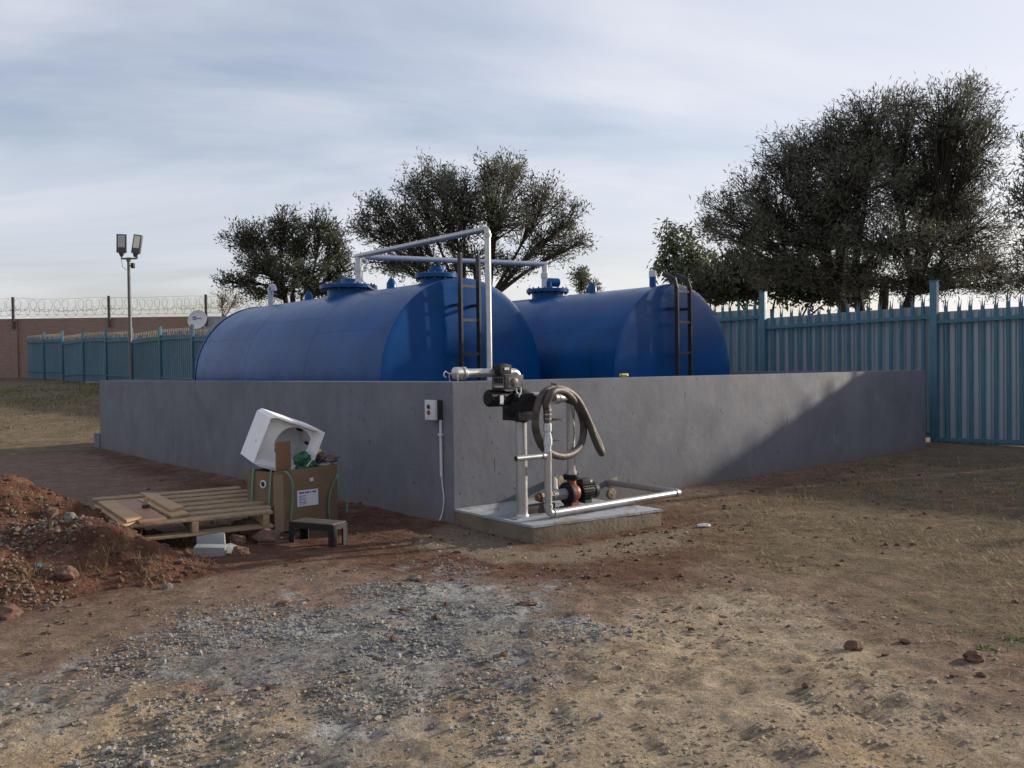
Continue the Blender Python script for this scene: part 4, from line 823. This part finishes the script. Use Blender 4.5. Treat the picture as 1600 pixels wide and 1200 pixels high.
def stonemat(name, a, b):
    m = bpy.data.materials.new(name); m.use_nodes = True; t = m.node_tree; p = t.nodes['Principled BSDF']; p.inputs['Roughness'].default_value = .9; p.inputs['Specular IOR Level'].default_value = .2
    at_ = N(t, 'ShaderNodeAttribute', attribute_name='tint'); geo = N(t, 'ShaderNodeNewGeometry'); n = noise(t, geo.outputs['Position'], 90, 4)
    col = mixc(t, at_.outputs['Fac'], a, b); t.links.new(mixc(t, mathn(t, 'MULTIPLY', n, .6), col, tuple(q_*.6 for q_ in a)), p.inputs['Base Color']); return m
def sample(n, x0, x1, y0, y1, dens, seed):
    rg = np.random.default_rng(seed); x = rg.uniform(x0, x1, n); y = np.exp(rg.uniform(math.log(y0), math.log(y1), n)) if y0 > 0 else rg.uniform(y0, y1, n); k = rg.random(n) < dens(x, y); return x[k], y[k], rg
mk = lambda i: (lambda x, y: np.clip(masks(x, y)[i], 0, 1))
M['gstone'] = stonemat('grey_gravel', (.11, .11, .11), (.38, .365, .33)); M['cstone'] = stonemat('clay_clods', (.20, .16, .115), (.44, .36, .26)); M['rstone'] = stonemat('red_clods', (.075, .038, .026), (.15, .085, .06)); M['pstone'] = stonemat('pale_gravel', (.12, .09, .068), (.25, .205, .155))
clump = lambda x, y: np.clip((fbm(x, y, 2.3, 3)-.40)*5, .05, 1)
x, y, rg = sample(220000, -4.2, 2.2, 2.4, 6.2, lambda x, y: sm(sdpoly(x, y, Z_STONE)+(fbm(x, y, 1.7, 4)-.5)*.9, .8)**1.3*clump(x, y), 11); r = .0024+.0058*rg.random(len(x))**2.6+.007*(rg.random(len(x)) > .965)
gravel = scatter('gravel', np.stack([x, y, ground_z(x, y)+r*.3], -1), r, M['gstone'], .75, 12)
x, y, rg = sample(90000, -3, 4.2, 2.4, 7, lambda x, y: np.maximum(masks(x, y)[1], masks(x, y)[4])*clump(x+3, y)*.8, 13); r = .002+.011*rg.random(len(x))**5
clods = scatter('clay_clods', np.stack([x, y, ground_z(x, y)+r*.1], -1), r, M['cstone'], .55, 14)
x, y, rg = sample(30000, -5, 8, 3.5, 13, lambda x, y: np.clip(mk(2)(x, y)*.5+.10, 0, 1)*clump(x-3, y+2), 15); r = .005+.02*rg.random(len(x))**6
scatter('soil_crumbs', np.stack([x, y, ground_z(x, y)+r*.2], -1), r, M['rstone'], .65, 16)
rg = np.random.default_rng(17); n = 9000; x = rg.uniform(-6.5, -1.9, n); y = rg.uniform(4.2, 7.8, n); hh = heap_h(x, y); k = hh > .0; x, y, hh = x[k], y[k], hh[k]; r = .004+.022*rg.random(len(x))**6
scatter('heap_crumbs', np.stack([x, y, hh+r*.2], -1), r, M['rstone'], .8, 18)
gp = [on_heap(a, b) for a, b in ((20, 830), (60, 828), (90, 815), (30, 855), (0, 845), (75, 840), (40, 800), (40, 930), (20, 915))]
P = []
for c in gp:
    for _ in range(120):
        a = rg.normal(0, .13, 2); X, Y_ = c.x+a[0]*1.3, c.y+a[1]*1.0; P.append((X, Y_))
P = np.array(P); hh = np.maximum(heap_h(P[:, 0], P[:, 1]), ground_z(P[:, 0], P[:, 1])); r = .006+.011*rg.random(len(P))**2
scatter('heap_gravel', np.stack([P[:, 0], P[:, 1], hh+r*.3], -1), r, M['pstone'], .8, 19)
def blades(name, P, h, wdt, mt, lean, seed, label=None):
    rg = np.random.default_rng(seed); n = len(P); a = rg.uniform(0, 6.283, n); l = lean[0]+(lean[1]-lean[0])*rg.random(n)
    d = np.stack([np.cos(a)*np.sin(l), np.sin(a)*np.sin(l), np.cos(l)], -1)*h[:, None]; s = np.stack([-np.sin(a), np.cos(a), 0*a], -1)*wdt[:, None]
    mid = P+d*.55; tip = P+d+np.array([0, 0, -1.])*(h*.18*np.sin(l))[:, None]
    v = np.stack([P-s, P+s, mid+s*.7, mid-s*.7, tip+s*.15, tip-s*.15], 1); b = (np.arange(n)*6)[:, None, None]
    f = np.array([[0, 1, 2, 3], [3, 2, 4, 5]])[None]+b; o = rawmesh(name, v.reshape(-1, 3), f.reshape(-1, 4), mt)
    at_ = o.data.attributes.new('tint', 'FLOAT', 'POINT'); at_.data.foreach_set('value', np.repeat(rg.random(n), 6).astype(np.float32)); return o
x, y, rg = sample(60000, -22, -3, 10, 48, lambda x, y: mk(3)(x, y)*np.clip((fbm(x, y, .5, 3)-.3)*3, .1, 1), 21)
k = sdpoly(x, y, [tuple(B(-.05, .05)[:2]), tuple(B(9.2, .05)[:2]), tuple(B(9.2, -10.4)[:2]), tuple(B(-.05, -10.4)[:2])]) < 0; x, y = x[k], y[k]
h = (.03+.05*rg.random(len(x)))*np.clip(y/18, .8, 2); blades('field_grass', np.stack([x, y, ground_z(x, y)-.005], -1), h, .004*np.clip(y/10, 1, 4), M['grassg'], (.2, 1.2), 22)['kind'] = 'stuff'
x, y, rg = sample(130000, .5, 11, 4.2, 15, lambda x, y: mk(3)(x, y)*np.clip((fbm(x, y, 1.2, 3)-.35)*4, .08, 1), 23)
h = .02+.045*rg.random(len(x)); blades('dry_grass', np.stack([x, y, ground_z(x, y)], -1), h, .0016*np.clip(y/5, 1, 3), M['straw'], (.5, 1.45), 24)['kind'] = 'stuff'
x, y, rg = sample(70000, -5, 9, 3.6, 12, lambda x, y: (masks(x, y)[0] < .2)*np.clip((fbm(x, y, 1.4, 3)-.45)*5, .0, 1), 25)
h = .03+.07*rg.random(len(x)); blades('straw_litter', np.stack([x, y, ground_z(x, y)+.004], -1), h, np.full(len(x), .0014), M['straw'], (1.25, 1.52), 26)['kind'] = 'stuff'
def tuft(c, n, hmax, spread, seed):
    rg = np.random.default_rng(seed); a = rg.normal(0, spread, (n, 2)); P = np.stack([c.x+a[:, 0], c.y+a[:, 1], np.full(n, c.z)], -1); P[:, 2] = [top_z(q_[0], q_[1])-.01 for q_ in P]; return P, hmax*(.4+.6*rg.random(n))
PP, HH = [], []
for k, (x, y) in enumerate(((170, 865), (185, 858), (150, 880), (205, 840), (230, 895), (255, 878), (45, 785), (25, 780), (60, 790), (20, 775), (40, 895), (50, 905), (150, 900), (225, 880), (240, 910), (280, 845), (290, 850), (310, 885), (300, 868), (45, 930), (90, 845))):
    P, h = tuft(on_heap(x, y), 55, .11, .05, 30+k); PP.append(P); HH.append(h)
P = np.concatenate(PP); blades('heap_straw', P, np.concatenate(HH), np.full(len(P), .0020), M['straw'], (.3, 1.5), 61)['kind'] = 'stuff'
for k, (x, y, lb_) in enumerate(((1540, 1012, 'low green weed clump on the bare dirt near the right edge'), (1592, 1000, 'green weed cut by the right edge of the frame'))):
    P, h = tuft(hp(x, y, 0), 260, .034, .03, 80+k); o = blades('weed', P-np.array(hp(x, y, 0))+np.array(hp(x, y, 0)), h, np.full(len(P), .004), M['weed'], (.4, 1.4), 83+k); tag(o, lb_, 'weed')
P, h = tuft(hp(1475, 1000, 0), 60, .08, .05, 90); tag(blades('dry_tuft', P, h, np.full(len(P), .002), M['straw'], (.4, 1.5), 91), 'pale dry grass tuft left of the green weed', 'grass tuft')
# ------------------------------------------------------------------ trees
def tree(name, label, cat, Y, base, lobes, leafm, seed, leaf=(.16, .022), dens=1.0, stems=1, trunk_r=.16, twig=.012, clump_r=.28, up=.35, group=None, per=34, fork=.35):
    rg = np.random.default_rng(seed); rd_ = random.Random(seed)
    b0 = at(base[0], 560, Y); bz = float(gz(b0.x, Y)); root = thing(name, V((b0.x, Y, bz)), label, cat, group); b = V((b0.x, Y, bz-.1))
    kk = Y/F; wood = MB(); tips = []; cents = []
    fz = [at(base[0], base[1], Y).z]
    heads = []; used = set()
    for s in range(stems):
        off = (s-(stems-1)/2)*.55; h = V((b.x+off*1.0, Y+rd_.uniform(-.5, .5), fz[0]+rd_.uniform(-.3, .3))); heads.append(h)
    for (x, y, rx, ry) in lobes:
        dy = rd_.uniform(-.55, .55)*rx*kk*1.5; c = at(x, y, Y+dy); ax_, az_ = rx*kk, ry*kk; ay_ = max(ax_, az_)*.9
        h = min(heads, key=lambda q_: abs(q_.x-c.x)); used.add(heads.index(h)); md = h.lerp(c, .5)+V((rd_.uniform(-.2, .2), rd_.uniform(-.2, .2), rd_.uniform(-.1, .35)*az_))
        r0 = trunk_r*.42; q_ = spline([h-UP*.15, md, c], 5); wood.tube(q_, [r0*(1-.72*i/(len(q_)-1)) for i in range(len(q_))], 7)
        nt_ = int(max(14, dens*ax_*az_*9.5/(clump_r**2)*.42))
        for k in range(nt_):
            d = V(rg.normal(0, 1, 3)).normalized(); rr = rg.random()**(1/2.0)*(1.0+.30*rg.random()*(rg.random() > .72)); tp = c+V((d.x*ax_, d.y*ay_, d.z*az_))*rr
            st_ = q_[rd_.randrange(len(q_)//2, len(q_))]
            m1 = st_.lerp(tp, .55)+V((rd_.uniform(-.12, .12), rd_.uniform(-.12, .12), rd_.uniform(-.05, .15)))
            wood.tube([st_, m1, tp], [twig*1.6, twig, twig*.5], 4, False); tips.append((tp, (tp-c).normalized() if (tp-c).length > .01 else UP, m1))
    for s in sorted(used):
        h = heads[s]; off = (s-(stems-1)/2)*.55
        q_ = spline([b+V((off*.25, 0, 0)), b.lerp(h, .5)+V((rd_.uniform(-.1, .1), rd_.uniform(-.1, .1), 0)), h], 4); wood.tube(q_, [trunk_r*(1-.4*i/(len(q_)-1)) for i in range(len(q_))], 9)
    wood.build('trunk', M['bark'], root)
    n = len(tips); T = np.array([t_[0][:] for t_ in tips]); O = np.array([t_[1][:] for t_ in tips]); M1 = np.array([t_[2][:] for t_ in tips])
    T = np.repeat(T, per, 0); O = np.repeat(O, per, 0); M1 = np.repeat(M1, per, 0); N_ = len(T)
    back = rg.random((N_, 1))**1.5*.8; pos = T+(M1-T)*back+rg.normal(0, clump_r*.36, (N_, 3))
    dr2 = O*.55+rg.normal(0, .62, (N_, 3))+np.array([0, 0, up]); dr2 /= np.linalg.norm(dr2, axis=1, keepdims=True)
    sd_ = np.cross(dr2, rg.normal(0, 1, (N_, 3))); sd_ /= np.linalg.norm(sd_, axis=1, keepdims=True)+1e-9
    l = leaf[0]*(.6+.8*rg.random((N_, 1))); w_ = leaf[1]*(.7+.6*rg.random((N_, 1)))
    v = np.stack([pos, pos+dr2*l*.5+sd_*w_, pos+dr2*l, pos+dr2*l*.5-sd_*w_], 1).reshape(-1, 3); f = np.arange(N_*4).reshape(-1, 4)
    o = rawmesh('crown', v, f, leafm, root); at_ = o.data.attributes.new('tint', 'FLOAT', 'POINT')
    tn = np.repeat(np.repeat(rg.random(n), per)*.6+rg.random(N_)*.4, 4); at_.data.foreach_set('value', tn.astype(np.float32)); return N_
cnt = 0
cnt += tree('karee_tree', 'huge spreading multi-stemmed tree behind the right hand fence', 'tree', 21, (1365, 440), [(1360, 190, 75, 50), (1420, 165, 45, 35), (1485, 175, 70, 52), (1520, 140, 30, 24), (1250, 232, 62, 42), (1300, 215, 60, 45), (1185, 300, 62, 42), (1215, 255, 40, 36), (1320, 290, 100, 75), (1440, 280, 100, 80), (1525, 245, 48, 60), (1130, 330, 42, 34), (1160, 370, 62, 42), (1260, 370, 105, 60), (1395, 385, 110, 55), (1510, 360, 85, 62), (1230, 420, 95, 36), (1330, 425, 70, 30), (1470, 425, 60, 28), (1550, 420, 55, 36), (1440, 442, 75, 24), (1560, 446, 45, 22), (1340, 450, 55, 20), (1200, 345, 50, 40), (1470, 215, 40, 40), (1545, 195, 24, 34), (1395, 452, 50, 16), (1500, 450, 50, 16), (1340, 240, 50, 45), (1400, 235, 55, 50), (1290, 330, 70, 50), (1480, 320, 70, 50), (1105, 352, 22, 18)], M['leaf'], 101, (.13, .0110), 2.2, 4, .17, .011, .26, .35)
cnt += tree('karee_tree', 'tree cut by the right edge, beyond the right hand fence', 'tree', 17.4, (1690, 450), [(1622, 240, 34, 50), (1612, 320, 46, 55), (1650, 280, 50, 60), (1640, 390, 75, 55), (1600, 430, 40, 30), (1720, 300, 70, 70), (1720, 390, 80, 60), (1800, 300, 70, 75), (1810, 390, 80, 70), (1740, 220, 70, 50)], M['leaf'], 102, (.15, .014), 1.6, 2, .15, .012, .28)
cnt += tree('shrub', 'dark dense shrub behind the fence under the huge tree', 'shrub', 25, (1210, 490), [(1150, 432, 50, 42), (1210, 440, 55, 38), (1275, 448, 55, 30), (1330, 452, 40, 25), (1110, 455, 35, 28)], M['leafdark'], 103, (.18, .04), 2.6, 3, .08, .012, .26)
cnt += tree('gum_tree', 'small pale green drooping tree just left of the huge tree', 'tree', 33, (1066, 470), [(1050, 368, 34, 26), (1040, 405, 30, 24), (1078, 395, 36, 38), (1100, 425, 36, 34), (1062, 435, 26, 20)], M['leafpale'], 104, (.24, .035), 1.1, 2, .12, .018, .36, -.45)
cnt += tree('wattle_tree', 'broad open tree right behind the overhead pipe with visible branches', 'tree', 36, (745, 470), [(585, 325, 30, 28), (600, 360, 48, 36), (652, 295, 38, 42), (690, 285, 46, 34), (700, 340, 62, 50), (640, 350, 48, 44), (765, 265, 42, 28), (800, 275, 46, 34), (780, 330, 66, 50), (850, 310, 48, 42), (892, 340, 34, 32), (908, 378, 24, 18), (850, 375, 50, 32), (720, 300, 45, 40), (610, 405, 50, 28), (690, 430, 50, 22), (875, 395, 26, 16), (560, 350, 16, 18), (650, 405, 58, 32), (740, 405, 62, 30), (810, 415, 48, 22)], M['leaf'], 105, (.19, .022), 1.9, 3, .20, .020, .42)
cnt += tree('wattle_tree', 'dense dark tree at the left behind the long tank', 'tree', 46, (462, 470), [(372, 372, 26, 26), (400, 372, 32, 34), (440, 350, 36, 26), (462, 380, 46, 40), (505, 355, 36, 28), (525, 385, 26, 36), (410, 415, 42, 28), (470, 425, 55, 32), (530, 425, 32, 32), (352, 438, 18, 10), (382, 440, 26, 16), (395, 458, 22, 12), (440, 452, 40, 18), (505, 455, 40, 18)], M['leafdark'], 106, (.21, .029), 1.8, 3, .22, .024, .42)
cnt += tree('wattle_tree', 'thin distant sapling in the gap between the two tanks', 'tree', 52, (910, 480), [(905, 425, 14, 12), (912, 445, 22, 18), (925, 450, 14, 14)], M['leafpale'], 107, (.26, .035), .9, 1, .10, .02, .40)
cnt += tree('bare_tree', 'bare brownish tree beyond the razor wire left of the dark tree', 'tree', 58, (352, 500), [(350, 462, 18, 14), (345, 480, 18, 12), (368, 470, 18, 16)], M['leafbrown'], 108, (.30, .02), .7, 1, .12, .02, .4, .8, per=9)
print('LEAVES', cnt, 'objects', len(bpy.data.objects))
